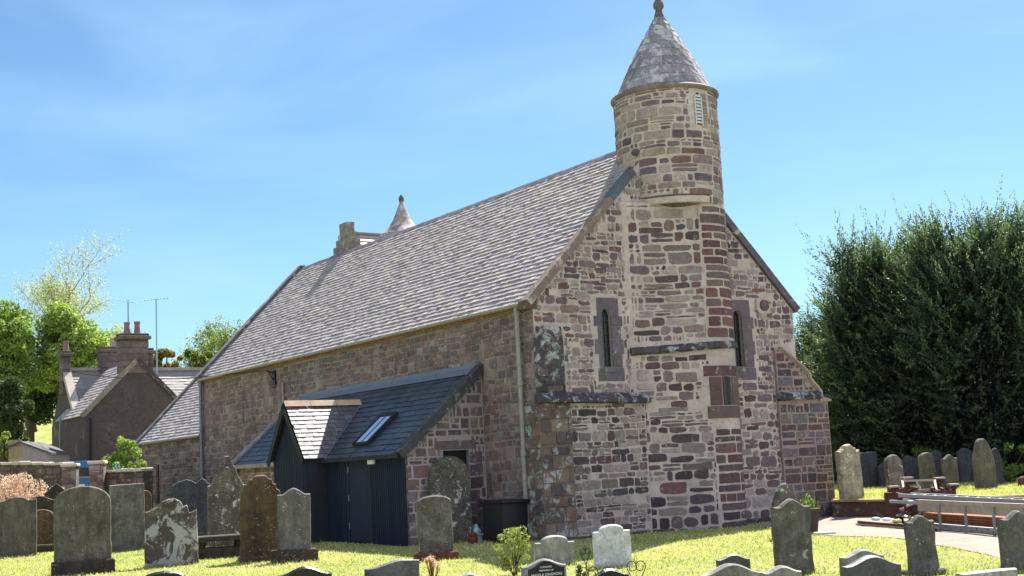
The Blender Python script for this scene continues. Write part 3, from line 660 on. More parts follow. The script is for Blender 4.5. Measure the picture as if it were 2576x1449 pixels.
# --- chancel beyond
CHL = 7.2; CHE = 3.35; CW = 5.6
p = MB(); p.box((.02, LN+.002, -.3), (.5, LN+CHL, CHE-.02), 1, MORT_LONG)
rubble(p, LN+.05, LN+CHL-.03, 0, CHE-.2, lambda s, t, n: (.02-n, s, t), lambda s, t: LN+.05 < s < LN+CHL-.04 and not (LN+4.85 < s < LN+5.2 and .9 < t < 2.4), PAL_LONG+PAL_RED[:2], h=(.13, .25), wd=(.18, .5), gap=(.012, .03), rnd=.14, j=.01, prot=(.004, .014), tone=tone_l)
p.prism([(.02, -.3), (CW, -.3), (CW, CHE), (CW/2, CHE+2.7), (.02, CHE)], LN+CHL-.4, LN+CHL, None, 1, MORT_LONG)
p.build('chancel_wall', [M['oldrubble'], M['oldrubble']], church)
p = MB(); p.box((-.02, LN+4.9, .9), (.03, LN+5.15, 2.35), 0, S('4a3630')); p.build('chancel_window', M['oldrubble'], church)
ang2 = math.atan2(2.85, CW/2); cl = math.hypot(2.85, CW/2)
cm = slope_map(-.14, CHE-.12, ang2); p = MB(); cln = cl+.2
p.add([cm(LN, 0, -.02), cm(LN+CHL, 0, -.02), cm(LN+CHL, cln, -.02), cm(LN, cln, -.02)], [(0, 1, 2, 3)], 0, S('55545a'))
slates(p, LN, LN+CHL-.2, cln, cm, course=.165, width=.27)
cm2 = slope_map(CW+.14, CHE-.12, ang2, -1); p.add([cm2(LN, 0, 0), cm2(LN+CHL, 0, 0), cm2(LN+CHL, cln, 0), cm2(LN, cln, 0)], [(0, 1, 2, 3)], 0, S('7d7b82'))
p.build('chancel_roof', M['slate'], church)
coping('chancel_coping', LN+CHL-.22, LN+CHL+.08, cm, cln, S('5c5a62'), M['copestone'], lift=.1)
gutter('gutter', LN+.03, LN+CHL, -.07, CHE-.1, church); pipe(LN+CHL-.15, 0, CHE-.2, x=-.1, r=.045)
c = MB(); c.box((-.03, LN+.02, CHE-.2), (.3, LN+CHL, CHE-.04), 0, S('84614f')); c.build('eaves_course', M['ashlar'], church)
# --- crow-stepped cap house behind the ridge
p = MB(); cx_, cyw, cz = 4.3, 18.25, 10.0
p.prism([(17.1, 6.5), (17.1, 9.15), (17.3, 9.15), (17.3, 9.45), (17.5, 9.45), (17.5, 9.72), (17.7, 9.72), (17.7, 10.0), (17.95, 10.0), (17.95, 10.38), (18.56, 10.38), (18.56, 10.0), (18.68, 10.0), (18.68, 9.82), (18.88, 9.82), (18.88, 9.6), (19.12, 9.6), (19.12, 9.35), (19.38, 9.35), (19.38, 6.5)], 4.2, 4.5, lambda x, y, z: (y, x, z), 0, S('7a716f'))
for k in range(40):
    yy = random.uniform(17.2, 19.3); zz = random.uniform(8.9, 9.9); 
    if abs(yy-cyw) < (cz-zz)*.8+.02: stone(p, rough_rect(yy-.12, zz-.06, yy+.12, zz+.06, .01, .3), lambda s, t, n: (4.2-n, s, t), .015, jit(S('857a78'), .25))
ch = p.build('cap_house_gable', M['lichenstone'], church)
am = math.atan2(1.15, 1.0); 
m1 = slope_map(cyw-1.45, cz-1.45*1.15, am, 1, 'y'); m2 = slope_map(cyw+1.45, cz-1.45*1.15, am, -1, 'y'); tl = math.hypot(1.45, 1.45*1.15)
p = MB(); p.add([m1(4.4, 0, -.02), m1(7.9, 0, -.02), m1(7.9, tl, -.02), m1(4.4, tl, -.02)], [(0, 1, 2, 3)], 0, S('77757c')); p.add([m2(4.4, 0, 0), m2(7.9, 0, 0), m2(7.9, tl, 0), m2(4.4, tl, 0)], [(0, 1, 2, 3)], 0, S('77757c'))
slates(p, 4.5, 7.9, tl, m1, course=.2, width=.28, pal=[S('a8a29a'), S('989288'), S('b0a89e')])
cr_ = p.build('cap_house_roof', M['slate'], church)
p = MB(); p.bar((4.45, cyw, cz+.03), (7.9, cyw, cz+.03), .16, .08, 0, S('8a7e82')); p.build('ridge_tile', M['slate'], cr_)
p = MB(); p.box((4.5, cyw-1.4, 5), (7.9, cyw+1.4, cz-1.45*1.15), 0, MORT_LONG); p.build('cap_house_wall', M['oldrubble'], church)
p = MB(); p.lathe([(.9, 9.0), (.86, 9.82), (.8, 9.9), (.66, 10.03), (.47, 10.21), (.34, 10.4), (.21, 10.7), (.12, 10.95), (.07, 11.05)], (6.08, 17.3, 0), 28, 0, S('8f8580'))
co = p.build('stair_cap', M['spirestone'], church)
p = MB(); p.lathe([(.06, 11.02), (.08, 11.09), (.1, 11.15), (.1, 11.22), (.06, 11.3), (.03, 11.34)], (6.08, 17.3, 0), 14, 0, S('5a545a')); p.build('finial', M['ashlar'], co)

for o in church.children:
    if o.name.startswith(('cap_house_gable', 'cap_house_roof', 'stair_cap')): o.location.z = .13
# ------------------------------------------------------------------ the lean-to annex
annex = empty('lean_to_annex', ORG, YAW, 'lean-to annex with black timber porch and dark slate roof against the church side wall', 'annex')
AX, AY0, AY1, AE, AT = -2.1, 2.3, 12.8, 2.1, 3.93
aang = math.atan2(AT-AE, -AX); alen = math.hypot(AT-AE, AX)
p = MB(); gl_ = lambda s, t, n: (s, AY0-n, t)
p_out = [(AX, -.3), (-.01, -.3), (-.01, AT), (AX, AE)]; dh = [(-1.13, -.1), (-.45, -.1), (-.45, 2.06), (-1.13, 2.06)]
plate(p, p_out, [[(-1.13, -.05), (-.45, -.05), (-.45, 2.06), (-1.13, 2.06)]], gl_, 1, MORT_ANNEX, .18)
ina = lambda x, z: AX+.01 < x < -.03 and z < AE+(x-AX)*math.tan(aang)-.1 and not (-1.2 < x < -.38 and z < 2.3)
rubble(p, AX, -.02, -.1, AT, gl_, ina, PAL_ANNEX, h=(.14, .32), wd=(.2, .5), gap=(.03, .05), rnd=.08, j=.007, split=.25, wav=0, prot=(.004, .014))
stone(p, rough_rect(-1.35, 2.09, -.25, 2.28, .006, .05), gl_, .015, S('6a5f62'))
z = 0
while z < 2.0: stone(p, rough_rect(-.44, z+.015, -.44+random.uniform(.2, .38), z+.27, .005, .05), gl_, .012, jit(S('5c5258'), .1)); z += .29
p.build('end_wall', [M['oldrubble'], M['mortar']], annex)
p = MB(); p.box((-1.13, AY0+.12, -.05), (-.45, AY0+.16, 2.06)); p.build('doorway', M['blackplastic'], annex)
# front wall: boarded part, door, stone part
def boards(mb, y0, y1, x, z0, z1, col=(.009, .015, .034), step=.105, top=None):
    mb.box((x, y0, z0), (x+.05, y1, z1), 0, tuple(q*.6 for q in col)) if top is None else None
    y = y0
    while y < y1-.02:
        e = min(y+step-.022, y1); zt_ = z1 if top is None else top((y+e)/2)
        mb.box((x-.022, y, z0), (x, e, zt_), 0, jit(col, .2)); y += step
p = MB(); boards(p, AY0, 4.05, AX-.002, -.15, AE-.1); boards(p, 5.28, 6.45, AX-.002, -.15, AE-.1); p.box((AX, 4.05, 1.95), (AX+.05, 5.28, AE-.1), 0, (.02, .026, .035)); p.build('timber_cladding', M['timber'], annex)
p = MB(); p.box((AX-.03, 4.0, 1.96), (AX+.04, 5.3, 2.02), 0, (.022, .028, .038)); p.box((AX-.03, 4.02, -.1), (AX+.04, 4.09, 1.96), 0, (.022, .028, .038)); p.box((AX-.03, 5.22, -.1), (AX+.04, 5.29, 1.96), 0, (.022, .028, .038))
p.build('door_frame', M['timber'], annex)
p = MB(); p.box((AX-.01, 4.095, .04), (AX+.035, 5.215, 1.955), 0, (.013, .022, .042)); do = p.build('door', M['timber'], annex)
for z in (.35, 1.0, 1.68):
    p = MB(); p.tube([(AX-.03, 5.2, z), (AX-.03, 5.2, z+.13)], .012); p.build('hinge', M['alu'], do)
p = MB(); p.box((AX-.1, 3.72, 1.84), (AX-.02, 4.02, 2.0), 0, (1, 1, 1), .015); p.build('bulkhead_lamp', M['white'], annex)
p = MB(); p.box((AX, 8.55, -.3), (AX+.4, AY1, AE-.05), 1, MORT_ANNEX); rubble(p, 8.6, AY1-.03, 0, AE-.15, lambda s, t, n: (AX-n, s, t), lambda s, t: s > 8.6, [S('7d6253'), S('8a6f60'), S('72594d')], h=(.14, .26), wd=(.2, .5), gap=(.015, .03), rnd=.1, prot=(.004, .012))
p.build('front_wall', [M['oldrubble'], M['oldrubble']], annex)
p = MB(); plate(p, p_out, [], lambda s, t, n: (s, AY1-n, t), 0, MORT_ANNEX); p.build('far_end_wall', M['oldrubble'], annex)
# roof with porch valley
PY, PX, PHW, PRZ, PEZ = 7.55, -2.62, 1.1, 3.52, 2.06
pang = math.atan2(PRZ-PEZ, PHW+.06); plen = math.hypot(PRZ-PEZ, PHW+.06)
am_ = slope_map(AX-.14, AE-.1, aang); aln = alen+.17
PALD = [S('363d47'), S('2f3641'), S('3d434b'), S('2b313c')]
p = MB()
def valley(t):      # the porch roof meets the slope between these two lines
    z = AE-.1+t*math.sin(aang); k = max(0, (PRZ-z)/(PRZ-PEZ))*(PHW+.06); return PY-k, PY+k
ts = [0, aln]; zr = (PRZ-AE+.1)/math.sin(aang)
def quad(y0, y0b, y1, y1b, t0, t1): p.add([am_(y0, t0, -.015), am_(y1, t0, -.015), am_(y1b, t1, -.015), am_(y0b, t1, -.015)], [(0, 1, 2, 3)], 0, S('4a4c52'))
va, vb = valley(0); quad(AY0, AY0, va, PY, 0, zr); quad(vb, PY, AY1, AY1, 0, zr); quad(AY0, AY0, AY1, AY1, zr, aln)
slates(p, AY0+.2, PY, aln-.16, am_, course=.2, width=.3, pal=PALD, thick=.024, lim=lambda t: (AY0+.2, valley(t)[0]-.05 if t < zr else PY))
slates(p, PY, AY1-.2, aln-.16, am_, course=.2, width=.3, pal=PALD, thick=.024, lim=lambda t: (valley(t)[1]+.05 if t < zr else PY, AY1-.2))
ar = p.build('lean_to_roof', M['newslate'], annex)
p = MB(); p.add([am_(AY0+.1, aln-.22, .03), am_(AY1, aln-.22, .03), am_(AY1, aln-.02, .05), am_(AY0+.1, aln-.02, .05), (-.02, AY0+.1, AT+.14), (-.02, AY1, AT+.14)], [(0, 1, 2, 3), (3, 2, 5, 4)]); p.build('lead_flashing', M['lead'], ar)
for sgn in (-1, 1):
    p = MB(); k = 8
    for i in range(k):
        t0, t1 = zr*i/k, zr*(i+1)/k; a, b = valley(t0)[0 if sgn < 0 else 1], valley(t1)[0 if sgn < 0 else 1]
        p.add([am_(a+sgn*.08, t0, .02), am_(a-sgn*.02, t0, .02), am_(b-sgn*.02, t1, .02), am_(b+sgn*.08, t1, .02)], [(0, 1, 2, 3)])
    p.build('valley_gutter', M['lead'], ar)
cpv = coping('verge_coping', AY0-.1, AY0+.2, am_, aln+.06, S('454548'), M['oldrubble'], parent=annex, lift=.09)
coping('verge_coping', AY1-.2, AY1+.1, am_, aln, S('77777a'), M['copestone'], parent=annex)
for a_, b_, c_ in ((AY0, 6.4, (.02, .024, .03)), (8.7, AY1, S('8a8078'))): p = MB(); p.box((AX-.2, a_, AE-.16), (AX-.02, b_, AE-.06), 0, c_); p.build('eaves_board', M['timber'], annex)
c = MB(); c.tube([(AX-.09, AY1-.35, AE-.1), (AX-.09, AY1-.35, 0)], .05, 0, (1, 1, 1), 10); c.build('downpipe', M['iron'], annex)
# rooflight
vfr = MB(); y0_, y1_, t0_, t1_ = 4.42, 5.25, .42, 1.52
def rbox(mb, a, b, c, d, n0, n1, m=0): 
    vs = [am_(y, t, n) for n in (n0, n1) for y, t in ((a, c), (b, c), (b, d), (a, d))]; mb.add(vs, [(0, 3, 2, 1), (4, 5, 6, 7), (0, 1, 5, 4), (1, 2, 6, 5), (2, 3, 7, 6), (3, 0, 4, 7)], m, (.02, .022, .026))
rbox(vfr, y0_, y0_+.09, t0_, t1_, 0, .11); rbox(vfr, y1_-.09, y1_, t0_, t1_, 0, .11); rbox(vfr, y0_+.09, y1_-.09, t0_, t0_+.09, 0, .09); rbox(vfr, y0_+.09, y1_-.09, t1_-.1, t1_, 0, .12); rbox(vfr, (y0_+y1_)/2-.015, (y0_+y1_)/2+.015, t0_+.09, t1_-.1, .05, .1)
vf = vfr.build('rooflight', M['timber'], annex); vp = MB(); rbox(vp, y0_+.08, y1_-.08, t0_+.08, t1_-.09, .05, .092); vp.build('glass', M['skyglass'], vf)
# porch
p = MB(); gt = lambda y: PEZ+(PHW-abs(y-PY))*math.tan(pang)-.04
bx = PX; y = PY-PHW+.03
p.prism([(PY-PHW+.05, -.2), (PY+PHW-.05, -.2), (PY+PHW-.05, gt(PY+PHW-.05)), (PY, gt(PY)), (PY-PHW+.05, gt(PY-PHW+.05))], PX, PX+.05, lambda a, b, z: (b, a, z), 0, (.02, .025, .035))
boards(p, PY-PHW+.04, PY+PHW-.04, PX, -.15, AE, top=gt)
for yy in (PY-PHW+.04, PY+PHW-.06): p.box((PX+.002, yy, -.15), (AX+.03, yy+.02, PEZ+.05), 0, (.024, .03, .042))
pw = p.build('porch_cladding', M['timber'], annex)
p = MB(); q1 = slope_map(PY-PHW-.06, PEZ, pang, 1, 'y'); q2 = slope_map(PY+PHW+.06, PEZ, pang, -1, 'y')
for q in (q1, q2):
    p.add([q(PX-.12, 0, -.01), q(AX+.2, 0, -.01), q(-.35, plen, -.01), q(PX-.12, plen, -.01)], [(0, 1, 2, 3)], 0, S('55565c'))
    slates(p, PX-.12, 0, plen-.12, q, course=.14, width=.2, thick=.016, pal=[S('59575c'), S('515056'), S('625f63'), S('4b4a51')], lim=lambda t: (PX-.12, AX+.02+(t/plen)*1.62))
pr = p.build('porch_roof', M['newslate'], annex)
p = MB()
for i in range(3):
    a = PX-.14+i*.72; b = a+.71
    vs = [(x, y, z) for x in (a, b) for y, z in ((PY-.13, PRZ-.1), (PY-.03, PRZ+.05), (PY+.03, PRZ+.05), (PY+.13, PRZ-.1))]; p.add(vs, [(0, 1, 5, 4), (1, 2, 6, 5), (2, 3, 7, 6)], 0, jit(S('c9ab8e'), .06))
p.build('ridge_tile', M['ashlar'], pr)
p = MB()
for q in (q1, q2): p.add([q(PX-.16, t, n) for t in (-.05, plen) for n in (-.16, .01)]+[q(PX-.12, t, n) for t in (-.05, plen) for n in (-.16, .01)], [(0, 1, 3, 2), (4, 6, 7, 5), (0, 4, 5, 1), (0, 2, 6, 4)], 0, (.022, .026, .034))
p.build('bargeboard', M['timber'], annex)

# ------------------------------------------------------------------ ground, hill, path, bank
def sst(a, b, x):
    t = min(1, max(0, (x-a)/(b-a))); return t*t*(3-2*t)
def gz(x, y):
    z = .03*mnoise.noise(Vector((x*.35, y*.35, 0)))+.012*mnoise.noise(Vector((x*1.3, y*1.3, 4)))
    z += 1.2*sst(45, 55, y)*sst(-6, -13, x)
    z += 9.5*sst(72, 125, y)*sst(25, -12, x)+.25*sst(72, 90, y)*mnoise.noise(Vector((x*.08, y*.08, 9)))*4
    return z
m, nt, b = new_mat('grass_ground'); v = vec_node(nt)
c = mix(nt, ramp(nt, noise(nt, v, .45, 6, .65, .5), [(.38, 0), (.62, 1)]), (.25, .29, .07), (.42, .38, .17))
c = mix(nt, ramp(nt, noise(nt, v, 2.5, 6, .7), [(.4, 0), (.65, .7)]), c, (.19, .25, .055))
c = mix(nt, 1, c, ramp(nt, noise(nt, v, 38, 4, .8), [(.25, .7), (.75, 1.3)]), 'MULTIPLY')
nt.links.new(c, b.inputs['Base Color']); b.inputs['Roughness'].default_value = .9; b.inputs['Specular IOR Level'].default_value = .1; bump(nt, b, noise(nt, v, 30, 5, .8), .9, .05); M['grass'] = m
m, nt, b = new_mat('gravel'); v = vec_node(nt)
vo = N(nt, 'ShaderNodeTexVoronoi'); vo.inputs['Scale'].default_value = 26; nt.links.new(v, vo.inputs['Vector'])
c = mix(nt, 1, ramp(nt, noise(nt, v, 1.1, 5, .6), [(.3, S('7d7368')), (.7, S('998e82'))]), ramp(nt, noise(nt, v, 40, 6, .8), [(.25, .55), (.75, 1.35)]), 'MULTIPLY')
c = mix(nt, .5, c, mix(nt, 1, c, ramp(nt, vo.outputs['Color'], [(0, .5), (1, 1.4)]), 'MULTIPLY'))
nt.links.new(c, b.inputs['Base Color']); b.inputs['Roughness'].default_value = .95; bump(nt, b, vo.outputs['Distance'], .9, .03); M['gravel'] = m
def axis_vals(segs):
    out = []
    for a, b_, st in segs: out += list(np.arange(a, b_, st))
    return out+[segs[-1][1]]
xs = axis_vals([(-900, -120, 60), (-120, -40, 5), (-40, -14, 1), (-14, 16, .4), (16, 40, 2), (40, 120, 10), (120, 900, 60)])
ys = axis_vals([(-60, 8, 6), (8, 20, 1), (20, 42, .4), (42, 70, 1), (70, 140, 3), (140, 300, 20), (300, 1500, 100)])
V = np.array([(x, y, gz(x, y)) for y in ys for x in xs]); nx = len(xs)
Fq = np.array([(j*nx+i, j*nx+i+1, (j+1)*nx+i+1, (j+1)*nx+i) for j in range(len(ys)-1) for i in range(nx-1)])
tag(np_mesh('ground', V, Fq, M['grass']), kind='structure')
def sheet(name, poly, mat, lift, step=.35, zf=gz):
    """flat sheet following the ground, cut to a plan polygon"""
    bm = bmesh.new(); vs = [bm.verts.new((x, y, 0)) for x, y in poly]; bm.faces.new(vs)
    for ax in (0, 1):
        lo = min(p[ax] for p in poly); hi = max(p[ax] for p in poly); q = math.ceil(lo/step)*step
        while q < hi:
            co = [0, 0, 0]; no = [0, 0, 0]; co[ax] = q; no[ax] = 1
            bmesh.ops.bisect_plane(bm, geom=bm.verts[:]+bm.edges[:]+bm.faces[:], plane_co=co, plane_no=no); q += step
    for v_ in bm.verts: v_.co.z = zf(v_.co.x, v_.co.y)+lift
    bmesh.ops.recalc_face_normals(bm, faces=bm.faces[:])
    me = bpy.data.meshes.new(name); bm.to_mesh(me); bm.free(); me.materials.append(mat)
    if me.polygons and me.polygons[0].normal.z < 0: me.flip_normals()
    o = bpy.data.objects.new(name, me); COL.objects.link(o); return tag(o, kind='structure')
def pl(px, py): g_ = ground_at(px, py); return (g_.x, g_.y)
EDGE = [pl(2038, 1344), pl(2100, 1349), pl(2180, 1352), pl(2276, 1360), pl(2400, 1380), pl(2510, 1402), pl(2600, 1425)]
WALLP = [pl(2106, 1302), pl(2287, 1302), pl(2420, 1298), pl(2640, 1292)]
gpath = [LW(5.3, -.62, 0)[:2]]+EDGE+[(30, 24), (40, 33)]+[(p[0], p[1]-.02) for p in WALLP[::-1]]+[LW(8.9, .5, 0)[:2], LW(8.9, -.2, 0)[:2]]
sheet('gravel_path', gpath, M['gravel'], .012)
BANK = .41
bz = lambda x, y: BANK+.02*mnoise.noise(Vector((x*.8, y*.8, 7)))
bank_poly = WALLP+[(60, 33), (60, 70), (8, 70), (9.5, 45)]
bank_poly = [(x, y+.2) for x, y in WALLP]+[(48, 30), (48, 66), (14, 66), (10.2, 44), (WALLP[0][0]-.1, 40)]
sheet('raised_lawn', bank_poly, M['grass'], 0, .8, bz)
rw = MB()
for a, b_ in zip(WALLP, WALLP[1:]): rw.bar((a[0], a[1]+.11, .14), (b_[0]+.05, b_[1]+.11, .14), .22, .5, 0, S('54433a'))
rwo = rw.build('retaining_wall', M['oldrubble']); tag(rwo, 'low rusty brown retaining wall edging the gravel below the raised lawn', 'wall')
rw = MB()
for a, b_ in zip(WALLP, WALLP[1:]):
    n = 5
    for i in range(n):
        p_ = [a[k]+(b_[k]-a[k])*i/n for k in (0, 1)]; q_ = [a[k]+(b_[k]-a[k])*(i+.985)/n for k in (0, 1)]
        rw.bar((p_[0], p_[1]+.1, BANK+.0), (q_[0], q_[1]+.1, BANK+.0), .3, .05, 0, jit(S('a58a68'), .15))
rw.build('coping', M['copestone'], rwo)

# grass blades where the photo sees the ground, and the daisies in it
def in_church(x, y):
    c, s = math.cos(YAW), math.sin(YAW); dx, dy = x-ORG[0], y-ORG[1]; lx, ly = dx*c+dy*s, -dx*s+dy*c
    return (lx > -.05 and ly > -.1 and lx < 8.6 and ly < 29) or (lx > -2.2 and 2.2 < ly < 12.9)
def blades(name, n, xr, yr, ok, zf, hmean):
    X = RNG.uniform(xr[0], xr[1], n); Y = RNG.uniform(yr[0], yr[1], n); keep = np.array([ok(x, y) for x, y in zip(X, Y)]); X, Y = X[keep], Y[keep]; n = len(X)
    Z = np.array([zf(x, y) for x, y in zip(X, Y)])
    patch = np.array([mnoise.noise(Vector((x*.55, y*.55, 2))) for x, y in zip(X, Y)])
    h = hmean*RNG.uniform(.5, 1.5, n)*(1+.4*patch); a = RNG.uniform(0, 2*PI, n); wd = RNG.uniform(.008, .018, n)
    lean = RNG.normal(0, .5, (n, 2))*h[:, None]
    P = np.stack([X, Y, Z], 1); dx = np.stack([np.cos(a)*wd, np.sin(a)*wd, np.zeros(n)], 1)
    T = P+np.stack([lean[:, 0], lean[:, 1], h], 1); V = np.stack([P-dx, P+dx, T], 1).reshape(-1, 3)
    mixf = np.clip(.5+patch*.9+RNG.normal(0, .22, n), 0, 1)[:, None]
    col = (np.array([[.29, .36, .10]])*(1-mixf)+np.array([[.54, .50, .25]])*mixf)*RNG.uniform(.75, 1.3, (n, 1))
    return tag(np_mesh(name, V, np.arange(3*n).reshape(n, 3), M['grassblade'], col), kind='stuff')
def gp_in(x, y): return in_poly(gpath, x, y)
okg = lambda x, y: not in_church(x, y) and not gp_in(x, y) and abs(x) < .43*y
gr = blades('grass', 150000, (-17, 14), (17, 40), okg, gz, .035); tag(gr, 'short sunlit churchyard grass with dry patches', 'grass')
okb = lambda x, y: in_poly(bank_poly, x, y) and y < 46
gr = blades('grass', 40000, (7, 20), (31, 46), okb, bz, .05); tag(gr, 'short grass on the raised lawn at the right', 'grass')
pts = []
while len(pts) < 900:
    x, y = random.uniform(-13, 11), random.uniform(20, 37)
    if okg(x, y) and mnoise.noise(Vector((x*.4, y*.4, 5))) > -.15: pts.append((x, y, gz(x, y)+random.uniform(.03, .06)))
P = np.array(pts); n = len(P); r = RNG.uniform(.012, .024, n); V = np.zeros((n, 6, 3)); 
for k in range(6): V[:, k] = P+np.stack([r*math.cos(k*PI/3), r*math.sin(k*PI/3)*.9, r*math.sin(k*PI/3)*-.35], 1)
dz = tag(np_mesh('daisies', V.reshape(-1, 3), np.arange(6*n).reshape(n, 6), M['white']), 'small white daisies sprinkled over the churchyard grass', 'daisies', kind='stuff')

# ------------------------------------------------------------------ headstones
def top_profile(kind, w_, h):
    """points of the top edge from left to right; z relative to the ground, highest point = h"""
    a = w_/2; P = []
    def arc(cx, cz, rx, rz, a0, a1, n=10): return [(cx+rx*math.cos(a0+(a1-a0)*i/n), cz+rz*math.sin(a0+(a1-a0)*i/n)) for i in range(n+1)]
    if kind == 'flat': P = [(-a, h-.02), (-a*.3, h-.005), (a*.4, h), (a, h)]
    elif kind == 'arch': r = .3*w_; P = arc(0, h-r, a, r, PI, 0, 14)
    elif kind == 'lowarch': r = .2*w_; P = arc(0, h-r-.0, a, r, PI*.98, PI*.02, 14)
    elif kind == 'round': P = arc(0, h-a, a, a, PI, 0, 16)
    elif kind == 'gothic':
        k = .82*w_; P = [(-a, h-k)]+[(-a+a*u, h-k+k*math.sin(u*PI/2)**.9) for u in [i/8 for i in range(1, 9)]]; P += [(-x, z) for x, z in P[-2::-1]]
    elif kind == 'peak':
        k = .19*w_; left = [(-a, h-k), (-a*.72, h-k), (-a*.62, h-k*.9), (-a*.35, h-k*.42), (-a*.12, h-k*.06), (0, h)]; P = left+[(-x, z) for x, z in left[-2::-1]]
    elif kind == 'shoulder':
        k = .16*w_; left = [(-a, h-k), (-a*.68, h-k), (-a*.66, h-k*.8)]; P = left+arc(0, h-k*.8, a*.66, k*.8, PI, 0, 10)[1:-1]+[(-x, z) for x, z in left[::-1]]
    elif kind == 'ogee':
        k = .15*w_; P = [(-a+w_*i/16, h-k+k*(.5-.5*math.cos(2*PI*i/16))) for i in range(17)]
    elif kind == 'halfogee':
        k = .13*w_; P = [(-a+w_*i/16, h-k+k*(.5-.5*math.cos(PI*min(1, i/11)))-(.03*w_*max(0, (i-11)/5))) for i in range(17)]
    elif kind == 'gable': P = [(-a, h-.42*w_), (0, h), (a, h-.42*w_)]
    elif kind == 'spire':
        k = .78*w_; P = [(-a, h-k), (-a*.84, h-k+.02), (-a*.8, h-k*.92), (-.07*w_, h-.03*w_), (-.06*w_, h), (.06*w_, h), (.07*w_, h-.03*w_), (a*.8, h-k*.92), (a*.84, h-k+.02), (a, h-k)]
    elif kind == 'stepped':
        k = .42*w_; left = [(-a, h-k), (-a*.93, h-k*.9), (-a*.8, h-k*.82), (-a*.78, h-k*.55), (-a*.62, h-k*.5), (-a*.56, h-k*.24), (-a*.4, h-k*.2), (-a*.3, h-.02), (-a*.22, h)]; P = left+[(-x, z) for x, z in left[::-1]]
    elif kind == 'double':
        k = .16*w_; P = [(-a, h-k*1.1), (-a*.7, h-k*.5), (-a*.22, h-.01), (a*.05, h-k*.35), (a*.28, h-k*.75), (a*.42, h-k*.4), (a*.6, h), (a*.78, h-k*.25), (a*.9, h-k*.85), (a, h-k*.85)]
    elif kind == 'broken':
        k = .3*w_; P = [(-a, h-k*.8), (-a*.82, h-k*.75), (-a*.7, h-k*.62), (-a*.5, h-k*.5), (-a*.32, h-k*.18), (-a*.1, h-.01), (a*.15, h), (a*.38, h-k*.25), (a*.48, h-k*.6), (a*.62, h-k*.5), (a*.7, h-k*1.0), (a*.82, h-k*.95), (a, h-k*.8)]
    elif kind == 'wave':
        k = .08*w_; P = [(-a, h-k*1.4), (-a*.62, h-k*1.1), (-a*.45, h-k*.4), (-a*.05, h), (a*.35, h-k*.3), (a*.6, h-k*1.3), (a, h-k*1.0)]
    return P
def slab_mesh(name, prof, th, mat, parent=None, rough=.011, bev=.02, deep=.045):
    pts = [(prof[0][0], -.25)]+list(prof)+[(prof[-1][0], -.25)]
    q = []                                             # short edges, a little uneven like old cut stone
    for (a, b), (c, d) in zip(pts, pts[1:]):
        n = max(1, int(math.hypot(c-a, d-b)/.14))
        for i in range(n): u = i/n; q.append((a+(c-a)*u+random.uniform(-rough, rough)*(0 < i), b+(d-b)*u+random.uniform(-rough, rough)*(0 < i)))
    q.append(pts[-1]); pts = q; n = len(pts)
    cx = 0; cz = sum(z for _, z in pts)/n
    def inset(x, z, k):
        d = math.hypot(x-cx, z-cz); return (x-(x-cx)/max(d, .05)*k, z-(z-cz)/max(d, .05)*k)
    rings = [[(*inset(x, z, bev), -th/2) for x, z in pts], [(x, z, -th/2+min(deep, th*.42)) for x, z in pts], [(x, z, th/2-min(deep, th*.42)) for x, z in pts], [(*inset(x, z, bev), th/2) for x, z in pts]]
    mb = MB(); vs = [(x, y, z) for r in rings for x, z, y in r]; fs = [tuple(range(n)), tuple(range(4*n-1, 3*n-1, -1))]
    for k in range(3): fs += [(k*n+i, (k+1)*n+i, (k+1)*n+(i+1) % n, k*n+(i+1) % n) for i in range(n)]
    mb.add(vs, fs); return mb.build(name, mat, parent)
STONES = []
def headstone(cx, top, wpx, kind, mat, label, bottom=None, dist=None, yaw=.34, th=.13, base=None, tilt=0, lean=0, group='headstones in the churchyard', z0=None, wf=1.0, bmat=None):
    if bottom is not None: dist = ground_at(cx+.05*(bottom-top), bottom, z0 or 0).y
    tp = at(cx, top, dist); wm = wpx*dist/F_PX*wf
    gz_ = (z0 if z0 is not None else gz(tp.x, dist)); h = tp.z-gz_
    root = empty('headstone', (tp.x, dist, gz_), yaw+random.uniform(-.05, .05), label, 'headstone', group)
    root.rotation_euler.x = tilt+random.gauss(0, .018); root.rotation_euler.y = lean+random.gauss(0, .012)
    o = slab_mesh('slab', top_profile(kind, wm, h), th, G[mat], root)
    if base:
        bw, bh = base[0]*dist/F_PX, base[1]*dist/F_PX; b_ = MB(); b_.box((-bw/2, -th*1.25, -.2), (bw/2, th*1.25, bh), 0, (1, 1, 1), .02); b_.build('plinth', G[bmat or mat], root)
    STONES.append(root); return root, o, wm, h
H = headstone
# left group, from the left edge
H(44, 1249, 92, 'wave', 'greygreen', 'grey-green headstone with a low wavy top at the left edge', bottom=1400)
H(100, 1247, 74, 'ogee', 'dark', 'headstone with a rounded wavy top half hidden behind the one at the left edge', dist=39, th=.12)
H(138, 1216, 58, 'gable', 'dark', 'dark brown headstone with a pointed gable top in front of the copper shrub', dist=41)
H(105, 1281, 62, 'arch', 'brown', 'small round-topped brown headstone behind the wavy one at the left edge', dist=37, yaw=.28)
H(156, 1303, 34, 'arch', 'brown', 'tiny round-topped headstone peeping out left of the big arched stone', dist=36.5)
H(208, 1222, 136, 'arch', 'greygreen', 'large dark arched headstone on a rough plinth, biggest at the left', bottom=1444, base=(150, 34), th=.16, bmat='dark')
H(320, 1217, 84, 'flat', 'grey', 'tall flat-topped grey headstone behind the white-crusted one', bottom=1385, th=.12)
H(362, 1233, 34, 'round', 'brown', 'narrow brown headstone showing just right of the flat-topped grey stone', dist=39)
H(430, 1253, 128, 'broken', 'whitelichen', 'eroded headstone crusted with white lichen and a broken scrolled top', bottom=1423, th=.15, lean=-.01)
